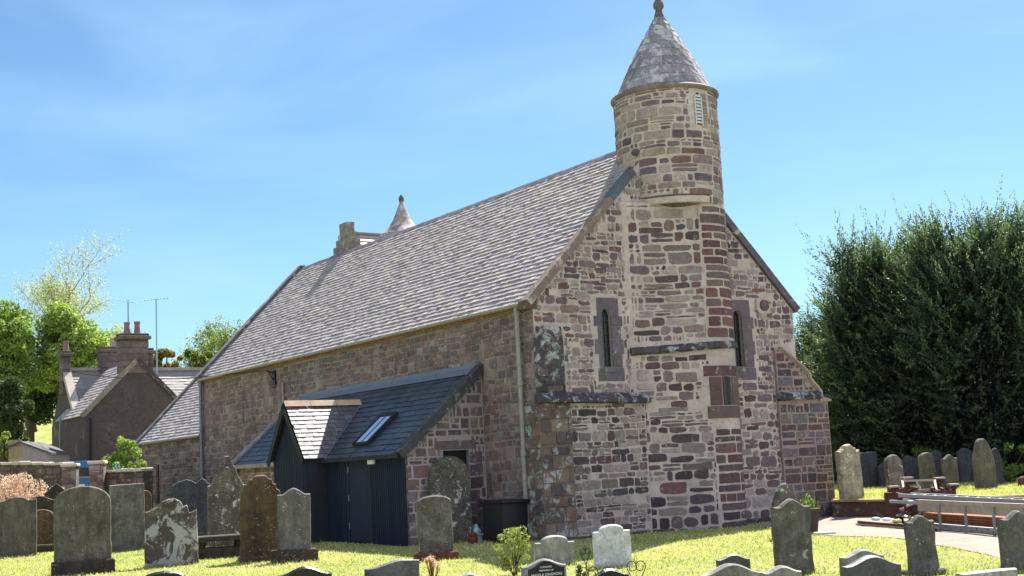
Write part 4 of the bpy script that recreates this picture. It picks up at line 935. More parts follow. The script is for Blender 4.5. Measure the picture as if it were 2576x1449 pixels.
H(477, 1204, 92, 'double', 'blue', 'blue-grey headstone with two peaks on its top edge', dist=33)
H(566, 1147, 94, 'spire', 'lichen', 'tall triangular-topped mossy headstone standing on a dark table tomb', bottom=1392, th=.16)
H(650, 1195, 98, 'stepped', 'brown', 'dark brown headstone with stepped scrolled shoulders and a flat crest', bottom=1411, base=(104, 12), th=.16)
r_, o_, wm, hm = H(736, 1227, 82, 'peak', 'grey', 'grey headstone with peaked top and carved scrolls on a broad plinth beside the porch', bottom=1412, base=(112, 30), th=.13, bmat='dark')
# middle
H(1091, 1246, 88, 'lowarch', 'mottled', 'brown-grey headstone with shallow arched top on a red sandstone plinth', bottom=1408, th=.15, base=(104, 20), bmat='red')
H(1128, 1147, 106, 'round', 'lichen', 'tall round-topped headstone covered in lichen spots in front of the annex doorway', bottom=1366, th=.18)
H(1391, 1346, 106, 'shoulder', 'stained', 'pale marble headstone with rounded crest and dark rain streaks', dist=22, th=.12)
H(1537, 1319, 98, 'shoulder', 'white', 'clean pale granite headstone with a rounded crest', dist=21, th=.1)
# right, in front of the church gable
H(1985, 1254, 100, 'peak', 'mottled', 'tall blotched grey headstone with peaked top in front of the church corner', dist=18.6, th=.14)
H(1970, 1215, 76, 'gothic', 'lichen', 'pointed lichened headstone half hidden behind the tall blotched one', dist=26, th=.16)
H(2312, 1295, 78, 'peak', 'grey', 'narrow plain grey headstone with peaked top on a plinth before the gravel', bottom=1446, base=(96, 14), th=.12)
H(2552, 1284, 102, 'peak', 'grey', 'tall grey headstone with peaked top cut off by the right edge', dist=17.5, th=.13)
# front row of low modern stones
def low(*a, **k): return headstone(*a, group='low modern gravestones along the front', **k)
low(765, 1424, 132, 'ogee', 'black', 'low polished black gravestone with a wavy top at the lower left', dist=17, th=.1)
low(412, 1436, 112, 'lowarch', 'black', 'low gravestone whose arched top just shows at the bottom left', dist=15.5, th=.1)
low(986, 1408, 140, 'halfogee', 'granite', 'low dark grey granite gravestone rising to a hump at its right', dist=17, th=.1)
low(1177, 1440, 76, 'ogee', 'stained', 'low pale gravestone just peeping over the bottom edge', dist=15, th=.1)
ang_, so_, wm, hm = low(1368, 1405, 114, 'ogee', 'pitched', 'low rock-edged granite gravestone with a polished inscribed panel', dist=16, th=.1, yaw=.22)
low(1530, 1430, 110, 'ogee', 'black', 'low polished black gravestone in front of the clean pale granite one', dist=15, th=.1)
low(1842, 1393, 92, 'ogee', 'granite', 'small grey granite gravestone behind the big wavy one', dist=19, th=.1)
low(1836, 1417, 170, 'ogee', 'pitched', 'broad rough-topped granite gravestone with a wavy crest', dist=13.5, th=.14)
low(1962, 1422, 106, 'ogee', 'pitched', 'narrower wavy granite gravestone adjoining the broad rough-topped one', dist=14, th=.12)
low(2186, 1396, 164, 'ogee', 'granite', 'wide grey granite gravestone with a humped top left of the narrow peaked stone', dist=15, th=.14)
low(2166, 1381, 118, 'ogee', 'pitched', 'rough-topped gravestone directly behind the wide humped granite one', dist=17, th=.14)
low(2482, 1433, 168, 'flat', 'stained', 'low flat-topped pale gravestone at the bottom right', dist=13, th=.12)
# inscription panel
pn = MB(); prof = [(x*.8+.03*wm, z-.03) for x, z in top_profile('ogee', wm, hm)]
prof = [(x, z) for x, z in prof]
pn.prism([(prof[0][0], .02)]+prof+[(prof[-1][0], .02)], -.056, -.049); pno = pn.build('inscription_panel', G['black'], so_)
for txt, z, sz in (('CHERISHED', hm-.105, .028), ('MEMORIES OF', hm-.145, .028), ('ANGELA DINSMORE', hm-.198, .042)):
    cu = bpy.data.curves.new('lettering', 'FONT'); cu.body = txt; cu.size = sz; cu.align_x = 'CENTER'; cu.extrude = .0015
    to = bpy.data.objects.new('text', cu); me = bpy.data.meshes.new_from_object(to); bpy.data.objects.remove(to)
    me.materials.clear(); me.materials.append(M['white']); lo_ = bpy.data.objects.new('lettering', me); COL.objects.link(lo_); lo_.parent = pno
    lo_.location = (.03*wm, -.0585, z); lo_.rotation_euler = (PI/2, 0, 0)
# back row on the raised lawn
def bank(*a, **k):
    k.setdefault('yaw', .5); return headstone(*a, group='headstones on the raised lawn', z0=BANK, **k)
bank(2132, 1117, 66, 'broken', 'pale', 'pale flaking headstone with a broken round top beside the church buttress', bottom=1257, th=.2, lean=-.06)
bank(2180, 1137, 54, 'flat', 'blue', 'dark blue-grey headstone in shade right of the pale flaking one', dist=42)
bank(2220, 1165, 30, 'shoulder', 'blue', 'small dark headstone low between the shaded slab and the round-topped stone', dist=42)
bank(2249, 1143, 54, 'round', 'mottled', 'round-topped headstone with pale streaks, leaning left on a dark base', bottom=1252, base=(66, 8), lean=-.05, bmat='dark')
bank(2288, 1147, 42, 'shoulder', 'blue', 'dark shaded headstone between the two round-topped stones', dist=42)
bank(2330, 1138, 50, 'arch', 'greygreen', 'brownish arched headstone behind the rusty stillage', dist=37.5, lean=-.03)
bank(2353, 1133, 34, 'arch', 'blue', 'dark headstone showing right behind the brownish arched one', dist=42)
bank(2386, 1143, 48, 'peak', 'greygreen', 'headstone with a peaked top right of the brownish arched one', dist=37.5, lean=-.03)
bank(2424, 1127, 44, 'shoulder', 'blue', 'dark blue headstone left of the big pointed one', dist=42)
bank(2470, 1103, 62, 'gothic', 'greygreen', 'big pointed headstone with yellow moss on its top', dist=36, th=.22, lean=-.03)
bank(2502, 1127, 34, 'gothic', 'blue', 'blue-grey headstone hidden behind the big pointed mossy one', dist=38.5)
bank(2572, 1198, 26, 'arch', 'red', 'small purple-brown headstone at the far right edge under the yew', dist=37)

# table tomb, kerb, urn stone
def at_ground(px, py): g_ = ground_at(px, py); return (g_.x, g_.y, gz(g_.x, g_.y))
tb = ground_at(556, 1402); t = empty('table_tomb', (tb.x, tb.y, gz(tb.x, tb.y)), .34, 'dark broken table tomb under the tall triangular headstone', 'tomb')
p = MB(); p.box((-.5, -.3, -.1), (.5, .28, .22), 0, (1, 1, 1), .03); p.build('tomb_base', G['dark'], t)
p = MB(); p.box((-.56, -.36, .36), (.54, .3, .47), 0, (1, 1, 1), .02); p.build('tomb_slab', G['dark'], t)
for x in (-.44, .4): p = MB(); p.box((x-.1, -.2, .21), (x+.1, .2, .37), 0, (1, 1, 1), .02); p.build('tomb_leg', G['dark'], t)
kb = ground_at(120, 1389); t = empty('grave_kerb', (kb.x, kb.y, gz(kb.x, kb.y)), .2, 'low dark stone kerb between the left-hand headstones', 'kerb')
p = MB(); p.box((-.42, -.16, -.1), (.42, .16, .2), 0, (1, 1, 1), .03); p.build('kerb_stone', G['dark'], t)
kb = ground_at(1190, 1368); p = MB(); p.lathe([(.08, -.02), (.11, .04), (.12, .1), (.09, .16), (.11, .2), (.07, .24), (.02, .26)], (0, 0, 0), 9); uo = p.build('rough_stone', G['red'])
uo.location = (kb.x, kb.y-.1, gz(kb.x, kb.y)); tag(uo, 'small lumpy brown stone at the foot of the tall lichened headstone', 'stone')

# ------------------------------------------------------------------ bins, bags, pots
bn = empty('wheelie_bin', LW(-.45, .86, 0), YAW, 'large black wheeled bin with overhanging lid against the church side wall', 'bin')
p = MB()
vs = [(-.31, -.42, .06), (.31, -.42, .06), (.31, .42, .06), (-.31, .42, .06), (-.32, -.43, .84), (.32, -.43, .84), (.32, .43, .84), (-.32, .43, .84)]
p.add(vs, [(0, 3, 2, 1), (4, 5, 6, 7), (0, 1, 5, 4), (1, 2, 6, 5), (2, 3, 7, 6), (3, 0, 4, 7)]); p.build('bin_body', M['blackplastic'], bn)
p = MB(); p.box((-.36, -.5, .84), (.36, .5, .92), 0, (1, 1, 1), .025); p.build('lid', M['blackplastic'], bn)
for x in (-.22, .22):
    for y in (-.34, .34): p = MB(); p.tube([(x-.03, y, .07), (x+.03, y, .07)], .075, 0, (1, 1, 1), 12); p.build('wheel', M['blackplastic'], bn)
kb = ground_at(1218, 1362); t = empty('plastic_crate', LW(-.62, 2.05, 0), YAW, 'pale blue plastic crate holding crumpled white bags beside the black bin', 'crate')
M['paleblue'] = flat_mat('pale_blue_plastic', S('9fbccb'), .5, 0, .1)
p = MB(); p.box((-.16, -.2, 0), (.16, .2, .13), 0, (1, 1, 1), .015); p.box((-.18, -.22, .13), (.18, .22, .17), 0, (1, 1, 1), .01); p.build('crate_body', M['paleblue'], t)
p = MB()
for q in range(5):
    x, y = random.uniform(-.1, .1), random.uniform(-.14, .14); p.lathe([(.02, .15), (.1, .18), (.11, .24), (.06, .3), (.015, .36+.05*random.random())], (x, y, 0), 7)
bgo = p.build('crumpled_bag', M['paleblue'], t)
pc = at_ground(2041, 1341); t = empty('plant_pot', pc, 0, 'brown clay plant pot on the gravel at the church corner', 'pot')
p = MB(); p.lathe([(.13, 0), (.19, .42), (.21, .43), (.21, .48), (.18, .49), (.17, .44)], (0, 0, 0), 24); p.build('pot', M['terracotta'], t)
p = MB(); g_ = ground_at(2075, 1345); p.box((-.2, -.12, 0), (.2, .12, .05), 0, (1, 1, 1), .01); o = p.build('stone_flag', G['white']); o.location = (g_.x, g_.y, gz(g_.x, g_.y)); tag(o, 'small pale flagstone lying on the grass edge by the plant pot', 'flagstone')

# ------------------------------------------------------------------ builder's materials on the gravel (right)
def dirv(a, b): d = Vector(b)-Vector(a); return d.normalized()
A = ground_at(2320, 1332); B = ground_at(2504, 1348.5); bd = (B-A).normalized(); bnrm = Vector((-bd.y, bd.x, 0))
if bnrm.y < 0: bnrm = -bnrm
B2 = A+bd*7.0; z_ = .012
be = empty('aluminium_beam', (A.x, A.y, z_), math.atan2(bd.y, bd.x), 'long aluminium scaffold beam lattice standing on edge by the gravel path', 'beam')
p = MB(); p.box((-.1, -.03, .02), (7, .03, .13), 0); p.build('bottom_chord', M['alu'], be)
p = MB()
for k in range(34): p.tube([(.1+k*.2, -.031, .05+.04*(k % 2)), (.1+k*.2, -.036, .05+.04*(k % 2))], .014, 0, (1, 1, 1), 8)
p.build('hole', M['blackplastic'], be)
p = MB(); p.box((-.12, -.028, .5), (7, .028, .575), 0); p.build('top_chord', M['galv'], be)
p = MB(); p.box((-.12, .0, .35), (7, .02, .498), 0, (1, 1, 1)); p.build('side_panel', M['galv'], be)
for k in range(7): p = MB(); p.box((.85+k*1.05-.03, -.035, .131), (.85+k*1.05+.03, -.005, .5)); p.build('upright', M['alu'], be)
for i in range(6):
    for j in range(2):
        p = MB(); L_ = random.uniform(3.4, 4.2); x0 = random.uniform(-.1, .35); p.box((x0, 0, 0), (x0+L_, .21, .04), 0, (1, 1, 1), .004)
        o = p.build('scaffold_board', M['board']); q = Vector((A.x, A.y, 0))+bnrm*(.1+j*.24)
        o.location = (q.x, q.y, .03+i*.048+.012); o.rotation_euler = (0, 0, math.atan2(bd.y, bd.x)+random.uniform(-.012, .012))
        tag(o, 'brown weathered scaffold board stacked behind the aluminium beam', 'scaffold board', 'stack of scaffold boards')
# ladder lying on top
la = at(2262, 1246, 27.6); lb = at(2576, 1261, 25.2); ld = (lb-la).normalized(); lq = empty('ladder', la, math.atan2(ld.y, ld.x), 'silver aluminium ladder lying across the top of the scaffolding heap', 'ladder')
lq.rotation_euler.y = -math.asin(ld.z)
for y in (-.02, .36): p = MB(); p.box((0, y-.015, -.035), (6.0, y+.015, .035), 0); p.build('rail', M['alu'], lq)
for k in range(23): p = MB(); p.tube([(.15+k*.255, -.005, 0), (.15+k*.255, .345, 0)], .016, 0, (1, 1, 1), 8); p.build('rung', M['alu'], lq)
lc = empty('ladder_section', la+Vector((-.1, .0, -.12)), math.atan2(ld.y, ld.x), 'second aluminium ladder section lying just under the top ladder', 'ladder'); lc.rotation_euler.y = -math.asin(ld.z)
for y in (-.04, .38): p = MB(); p.box((-.1, y-.015, -.03), (6.0, y+.015, .03), 0); p.build('rail', M['alu'], lc)
for k in range(22): p = MB(); p.tube([(.2+k*.255, -.03, 0), (.2+k*.255, .365, 0)], .015, 0, (1, 1, 1), 8); p.build('rung', M['alu'], lc)
# rusty stillage with the tray of fittings
sg = ground_at(2372, 1318); sd = Vector((sg.x, sg.y+1.5, 0)); D_ = sd.y
sw_ = 150*D_/F_PX; st = empty('steel_stillage', (sd.x, sd.y, .012), .1, 'rusty steel stillage with four capped posts heaped with scaffold fittings', 'stillage')
hz_ = at(2372, 1234, D_).z
p = MB(); p.box((-sw_/2, -.35, hz_-.28), (sw_/2, .35, hz_), 0); p.build('tray', M['rust'], st)
for x, y, dh in ((-sw_/2-.02, -.3, .12), (sw_/2-.05, .3, .24), (-.1, .36, .28), (sw_/2+.0, -.3, .1)):
    p = MB(); p.box((x-.035, y-.035, 0), (x+.035, y+.035, hz_+dh)); po = p.build('post', M['rust'], st)
    p = MB(); p.box((x-.11, y-.09, hz_+dh), (x+.11, y+.09, hz_+dh+.035)); p.build('foot_plate', M['galv'], po)
p = MB(); a = .42
for s1, s2 in (((-a, -.2, hz_), (-a+.1, .1, hz_+.24)), ((-a+.1, .1, hz_+.24), (a, .1, hz_+.22)), ((a, .1, hz_+.22), (a-.1, -.2, hz_)), ((-a, -.2, hz_+.02), (a-.1, -.2, hz_+.02)), ((0, -.05, hz_), (0, .1, hz_+.23))): p.bar(s1, s2, .045, .045)
p.build('folding_frame', M['galv'], st)
p = MB(); p.box((-sw_/2, -.34, .15), (-sw_/2+.55, .34, hz_-.3)); p.build('side_panel', M['rust'], st)
p = MB()
for k in range(26):
    x, y, z = random.uniform(-sw_/2, sw_/2), random.uniform(-.36, .3), hz_+random.uniform(-.02, .09); a = random.uniform(0, PI); l = random.uniform(.06, .16)
    p.bar((x-l*math.cos(a), y-l*math.sin(a), z), (x+l*math.cos(a), y+l*math.sin(a), z+random.uniform(-.03, .03)), .05, .05)
fo = p.build('fittings', M['rust'], st); fo['kind'] = 'stuff'
# loose rusty couplers spilling by the end of the beam
cp0 = ground_at(2312, 1318)
for k in range(24):
    p = MB(); l = random.uniform(.08, .2); a = random.uniform(0, PI); zz = .03+.4*random.random()**1.3*(1 if k > 8 else .2)
    p.bar((-l, 0, 0), (l, 0, random.uniform(-.04, .04)), random.uniform(.05, .09), random.uniform(.03, .06)); p.tube([(-.03, -.05, .02), (-.03, .05, .02)], .035, 0, (1, 1, 1), 8)
    o = p.build('scaffold_coupler', M['rust'] if random.random() < .75 else M['galv']); o.location = (cp0.x+random.uniform(-.28, .28), cp0.y+random.uniform(.1, .6), zz+.012); o.rotation_euler = (random.uniform(-.3, .3), random.uniform(-.3, .3), a)
    tag(o, 'rusty scaffold coupler in the heap at the end of the aluminium beam', 'coupler', 'heap of scaffold couplers')
# scaffold tubes lying on the gravel
ta = ground_at(2146, 1322); tb_ = ground_at(2330, 1338); td = (tb_-ta).normalized(); tn = Vector((-td.y, td.x, 0))
for k, (mt, lab) in enumerate((('galv', 'grey'), ('rust', 'rusty'), ('galv', 'grey'), ('rust', 'rusty'), ('galv', 'grey'))):
    p = MB(); s0_ = random.uniform(0, .4); q = ta+tn*(k % 3)*.07+Vector((0, 0, .04+.05*(k//3))); p.tube([q+td*s0_, q+td*(3.4+s0_)], .026, 0, (1, 1, 1), 10)
    o = p.build('scaffold_tube', M[mt]); tag(o, lab+' scaffold tube lying in the bundle on the gravel', 'scaffold tube', 'scaffold tubes lying on the gravel')
for k, (px, py, mt, lab) in enumerate(((2205, 1320, 'paleblue', 'pale blue wrapped bundle lying on the scaffold tubes'), (2232, 1322, 'white', 'white wrapped bundle lying on the scaffold tubes'), (2258, 1326, 'leafgreen', 'yellow-green wrapped bundle lying on the scaffold tubes'))):
    if mt == 'leafgreen': M[mt] = flat_mat('yellow_green_wrap', S('a9b45a'), .6)
    g_ = ground_at(px, py+4); p = MB(); p.box((-.11, -.06, 0), (.11, .06, .07), 0, (1, 1, 1), .02); o = p.build('wrapped_bundle', M[mt]); o.location = (g_.x, g_.y, .12); o.rotation_euler.z = math.atan2(td.y, td.x); tag(o, lab, 'bundle')

# ------------------------------------------------------------------ vegetation builders
def leaves(name, P, size, tints, parent, mat='leaf', D=None, aspect=.45, flat=0.0):
    """one rhombic leaf (or spray) per point, D = preferred direction"""
    n = len(P); a = RNG.normal(0, 1, (n, 3)) if D is None else D+RNG.normal(0, .35, (n, 3)); a /= np.linalg.norm(a, axis=1)[:, None]
    r = RNG.normal(0, 1, (n, 3)); b = np.cross(a, r); b /= np.linalg.norm(b, axis=1)[:, None]
    s = (np.asarray(size)*np.ones(n))[:, None]
    V = np.stack([P-a*s, P+b*s*aspect-a*s*.1, P+a*s, P-b*s*aspect-a*s*.1], 1).reshape(-1, 3)
    return np_mesh(name, V, np.arange(4*n).reshape(n, 4), M[mat], tints, parent)
def tints(n, c1, c2, sd=.18, k=None):
    u = (RNG.uniform(0, 1, n) if k is None else np.clip(k+RNG.normal(0, .15, n), 0, 1))[:, None]
    return np.clip((np.array([c1])*(1-u)+np.array([c2])*u)*(1+RNG.normal(0, sd, (n, 1))), .002, 1)
def blob_points(blobs, n):
    w_ = np.array([b[3]**2 for b in blobs]); w_ /= w_.sum(); idx = RNG.choice(len(blobs), n, p=w_)
    d = RNG.normal(0, 1, (n, 3)); d /= np.linalg.norm(d, axis=1)[:, None]; r = RNG.uniform(.45, 1.0, n)**.6
    B = np.array(blobs); c = B[idx, :3]; R = B[idx, 3:4]
    P = c+d*R*r[:, None]*np.array([[1, 1, .85]])
    return P, r, d
def crown_blobs(c, R, n, sub=.38):
    out = []
    for _ in range(n):
        d = Vector((random.gauss(0, 1), random.gauss(0, 1), random.gauss(0, 1))).normalized()*random.uniform(.45, .95)
        out.append((c[0]+d.x*R[0], c[1]+d.y*R[1], c[2]+d.z*R[2], sub*min(R)*random.uniform(.6, 1.2)))
    return out
def broad_tree(label, base, c, R, nblob, nleaf, size, c1, c2, cat='tree', name='broadleaf_tree', group=None, sub=.4, trunk=.22, kind_leaf='leaf'):
    root = empty(name, base, 0, label, cat, group); c = Vector(c)-Vector(base); blobs = crown_blobs(c, R, nblob, sub)
    t = MB(); t.tube([(0, 0, -.3), (c.x*.2, c.y*.2, c.z*.4), (c.x*.6, c.y*.6, c.z*.8), (c.x, c.y, c.z+R[2]*.3)], [trunk, trunk*.8, trunk*.5, trunk*.15])
    for b in blobs[::2]:
        f = random.uniform(.35, .8); s_ = Vector((c.x*f*.7, c.y*f*.7, c.z*f)); e = Vector(b[:3]); m_ = s_.lerp(e, .5)+Vector((0, 0, -.1*R[2])); t.tube([s_, m_, e], [trunk*.35, trunk*.2, trunk*.06], n=5)
    t.build('trunk', M['bark'], root)
    P, r, d = blob_points(blobs, nleaf); k = RNG.uniform(0, 1, nblob)
    leaves('crown', P, RNG.uniform(size*.6, size*1.3, nleaf), tints(nleaf, c1, c2), root)
    return root
def sparse_tree(label, base, h, spread, nleaf, size, c1, c2, seed, lean=0, levels=4, group=None, trunk=.25, name='sparse_tree'):
    rnd = random.Random(seed); root = empty(name, base, 0, label, 'tree', group); t = MB(); tips = []
    def br(p, d, l, r, lv):
        pts = [p]; q = p.copy(); dd = d.copy(); n = 4
        for i in range(n):
            dd = (dd+Vector((rnd.gauss(0, .13), rnd.gauss(0, .13), rnd.gauss(.04, .1)))).normalized(); q = q+dd*l/n; pts.append(q.copy())
            if lv <= 2: tips.append((q.copy(), r))
        t.tube(pts, [r*(1-.55*i/n) for i in range(n+1)], n=6 if lv > 2 else 4, cap=False)
        if lv == 0: return
        for k in range(rnd.choice((2, 3, 3))):
            i = rnd.randint(2, n); nd = (dd+Vector((rnd.gauss(0, spread), rnd.gauss(0, spread), rnd.gauss(.1, spread*.5)))).normalized(); br(pts[i], nd, l*rnd.uniform(.58, .85), r*.48, lv-1)
    br(Vector((0, 0, -.2)), Vector((lean, 0, 1)).normalized(), h*.36, trunk, levels)
    t.build('trunk', M['bark'], root)
    T = np.array([tuple(p) for p, _ in tips]); idx = RNG.integers(0, len(T), nleaf); P = T[idx]+RNG.normal(0, h*.022, (nleaf, 3))
    leaves('crown', P, RNG.uniform(size*.6, size*1.3, nleaf), tints(nleaf, c1, c2), root); return root
def shrub(name, label, base, R, nleaf, size, c1, c2, cat='shrub', group=None, stems=8, nb=14, sub=.45):
    root = empty(name, base, 0, label, cat, group); blobs = crown_blobs((0, 0, R[2]*.95), (R[0], R[1], R[2]), nb, sub); blobs = [(x, y, max(z, .12), r) for x, y, z, r in blobs]
    t = MB()
    for b in blobs[:stems]: t.tube([(random.uniform(-.2, .2)*R[0], random.uniform(-.2, .2)*R[1], -.1), (b[0]*.5, b[1]*.5, b[2]*.55), b[:3]], [.018*max(R)+.006, .012*max(R)+.004, .004], n=5)
    t.build('stems', M['bark'], root); P, r, d = blob_points(blobs, nleaf); P[:, 2] = np.abs(P[:, 2]); leaves('foliage', P, RNG.uniform(size*.6, size*1.3, nleaf), tints(nleaf, c1, c2), root); return root
def yew(label, base, rx, ry, H_, n, seed, z0=.25):
    root = empty('yew_tree', base, 0, label, 'yew tree', 'yew trees on the raised lawn'); rg = np.random.default_rng(seed)
    # shoots over and inside the crown, upright at the top and spreading below
    n = int(n*.8); t = rg.uniform(0, 1, n)**.75; ph = rg.uniform(0, 2*PI, n)
    lob = 1+.16*np.sin(ph*3+seed)+.17*np.sin(ph*6+t*6)+.13*np.sin(ph*11-t*13)
    f = np.clip(np.sin(PI*(.20+.74*t)), 0, 1)**.52*lob
    inner = rg.uniform(0, 1, n) < .28
    rad = np.where(inner, rg.uniform(.3, .8, n), rg.uniform(.82, 1.0, n))
    out_ = np.stack([np.cos(ph), np.sin(ph), np.zeros(n)], 1)
    P = out_*np.array([[rx, ry, 0]])*(f*rad)[:, None]; P[:, 2] = z0+t*(H_-z0)*(.80+.20*lob)-.8
    D = out_*(.9-.55*t)[:, None]+np.array([[0, 0, 1]])*(-.18+1.0*t**1.5)[:, None]+rg.normal(0, .33, (n, 3)); D /= np.linalg.norm(D, axis=1)[:, None]
    ln = rg.uniform(.7, 1.3, n)*(1+.6*(rg.uniform(0, 1, n) < .14)); k = 42
    s = np.tile(np.linspace(0, 1, k), (n, 1))
    X = P[:, None, :]+D[:, None, :]*(s*ln[:, None])[..., None]; X[..., 2] += .16*(s**2)*ln[:, None]
    rdir = rg.normal(0, 1, (n, k, 3)); rdir /= np.linalg.norm(rdir, axis=2)[..., None]
    X += rdir*(rg.uniform(.25, 1, (n, k))*(.19*(1-s)**.7+.012))[..., None]
    Dl = D[:, None, :]*1.0+rdir*.65
    tip = np.clip(.02+.75*s*(t[:, None]*.75+.25)+rg.normal(0, .2, (n, 1)), 0, 1)  # tips paler up the crown: new growth, with sunlight put into the colour
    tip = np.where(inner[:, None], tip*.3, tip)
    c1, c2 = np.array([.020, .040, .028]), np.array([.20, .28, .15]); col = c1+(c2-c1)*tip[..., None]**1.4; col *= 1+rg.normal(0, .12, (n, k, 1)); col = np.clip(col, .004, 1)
    sz = (rg.uniform(.05, .095, (n, k))*(1.15-.5*s)).ravel()
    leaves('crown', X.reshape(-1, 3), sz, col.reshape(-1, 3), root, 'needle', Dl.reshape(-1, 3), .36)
    m_ = 9000; tt = rg.uniform(0, .92, m_); pp = rg.uniform(0, 2*PI, m_); rr = rg.uniform(0, .86, m_)**.5*np.clip(np.sin(PI*(.20+.74*tt)), 0, 1)**.52
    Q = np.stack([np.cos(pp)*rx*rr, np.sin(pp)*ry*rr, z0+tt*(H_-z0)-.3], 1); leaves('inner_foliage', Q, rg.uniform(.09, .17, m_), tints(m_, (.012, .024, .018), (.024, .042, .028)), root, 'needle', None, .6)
    tr = MB()
    for q in range(9):
        a = 2*PI*q/9; tr.tube([(.25*math.cos(a), .25*math.sin(a), -.2), (.6*math.cos(a)*rx*.3, .6*math.sin(a)*ry*.3, H_*.3), (math.cos(a)*rx*.4, math.sin(a)*ry*.4, H_*.5)], [.2, .12, .03], n=7)
    tr.build('trunk', M['bark'], root); return root
def yw(label, px, top, d, rpx, n, seed):
    tp = at(px, top, d); r = rpx*d/F_PX; return yew(label, (tp.x, d, BANK), r, r*.9, tp.z-BANK+.1, n, seed)
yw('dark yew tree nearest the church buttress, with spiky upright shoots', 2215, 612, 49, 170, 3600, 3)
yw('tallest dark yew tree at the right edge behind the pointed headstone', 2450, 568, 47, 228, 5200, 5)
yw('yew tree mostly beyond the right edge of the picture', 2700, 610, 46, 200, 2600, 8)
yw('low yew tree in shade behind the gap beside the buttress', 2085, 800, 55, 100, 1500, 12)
for px, py, d, r, n, lab in ((2540, 1238, 39.5, (.7, .5, .75), 1500, 'bright ivy-like undergrowth below the yew at the far right'), (2300, 1215, 44.5, (1.2, .5, .7), 1500, 'dark undergrowth behind the shaded headstones')):
    b_ = at(px, py, d); shrub('undergrowth', lab, (b_.x, d, BANK), r, n, .05, (.05, .09, .02), (.14, .22, .04), 'shrub')

# left background: trees on the slope
def hb(px, d): x = at(px, 1200, d).x; return (x, d, gz(x, d))
def tree_at(label, px, py, d, rx, rz, nb, nl, size, c1, c2, **k):
    c = at(px, py, d); b_ = hb(px, d); R_ = (rx*d/F_PX, rx*d/F_PX*.8, rz*d/F_PX); return broad_tree(label, b_, c, R_, nb, nl, size, c1, c2, **k)
LG1, LG2 = (.13, .21, .045), (.34, .43, .12)  # leaf greens lightened and dulled in place of distance haze
GT = 'trees on the slope behind the house'
tree_at('bright green broadleaf tree with rounded crown left of the house chimneys', 170, 880, 84, 100, 110, 75, 26000, .13, LG1, LG2, group=GT)
tree_at('bright green broadleaf tree at the left edge of the picture', 20, 890, 82, 95, 120, 70, 24000, .13, (.10, .18, .04), (.27, .36, .09), group=GT)
tree_at('dark green tree in shade below the bright rounded crown', 80, 985, 90, 130, 75, 60, 20000, .14, (.015, .035, .01), (.05, .085, .02), group=GT)  # shadow under the bright crown put into these dark leaf greens
tree_at('dark conifer low at the left edge', 30, 1040, 70, 55, 90, 45, 13000, .09, (.025, .05, .018), (.07, .10, .03), group=GT)
tree_at('small leafy bush left of the timber shed', 5, 1130, 61, 28, 45, 12, 2500, .09, LG1, LG2, name='garden_bush', cat='bush')
b_ = hb(70, 97); tp = at(150, 618, 97)
sparse_tree('tall thinly leafed tree with bare twigs rising above the green trees', b_, (tp.z-b_[2])*1.08, .5, 9000, .085, (.24, .28, .12), (.42, .42, .22), 31, group=GT, levels=5, trunk=.34)
b_ = hb(90, 99); sparse_tree('thin young tree with sparse pale leaves left of the tall bare one', b_, (tp.z-b_[2])*.86, .5, 4200, .085, (.24, .27, .12), (.40, .39, .21), 19, group=GT, lean=.0, trunk=.2)
b_ = hb(240, 96); sparse_tree('pale yellow-green tree right of the tall bare one', b_, (at(240, 735, 96).z-b_[2])*1.05, .55, 7000, .09, (.24, .29, .09), (.42, .43, .18), 44, group=GT, trunk=.2)
b_ = hb(540, 98); sparse_tree('small pale tree above the chancel roof', b_, (at(540, 790, 98).z-b_[2])*1.25, .5, 8000, .10, (.12, .18, .05), (.26, .30, .10), 21, group=GT, trunk=.16)
tree_at('rusty orange and green bush on the skyline right of the chimneys', 420, 905, 92, 55, 28, 16, 4200, .12, (.12, .12, .03), (.30, .20, .06), name='hill_bush', cat='bush')
tree_at('green bush on the skyline left of the small pale tree', 495, 905, 93, 50, 26, 16, 4200, .12, (.09, .13, .03), (.22, .26, .05), name='hill_bush', cat='bush')

# ------------------------------------------------------------------ house, shed, walls and van at the left
HD = 62; HY = .57
_p = at(345, 905, HD); HO = Vector((_p.x, HD, .4)); HC = S('50474a')
def hl(px, py, ly=0.0):
    """where the line of sight meets the house's own plane y = ly"""
    d = ray(px, py); c, s_ = math.cos(HY), math.sin(HY); o = Vector((0, 0, CAM_H))-HO
    ox, oy = o.x*c+o.y*s_, -o.x*s_+o.y*c; dx, dy = d.x*c+d.y*s_, -d.x*s_+d.y*c; t = (ly-oy)/dy
    return ox+dx*t, o.z+d.z*t
house = empty('stone_house', HO, HY, 'dark harled house with slate roofs and tall chimney stacks behind the churchyard wall', 'house')
xl, zE = hl(213, 1040); zA = hl(345, 905)[1]; hw_ = -xl; xr = hw_
p = MB(); p.prism([(xl, -.9), (xr, -.9), (xr, zE), (0, zA), (xl, zE)], 0, 6, None, 0, HC); p.build('gable_wall', M['harl'], house)
a1 = math.atan2(zA-zE, hw_); l1 = math.hypot(zA-zE, hw_)
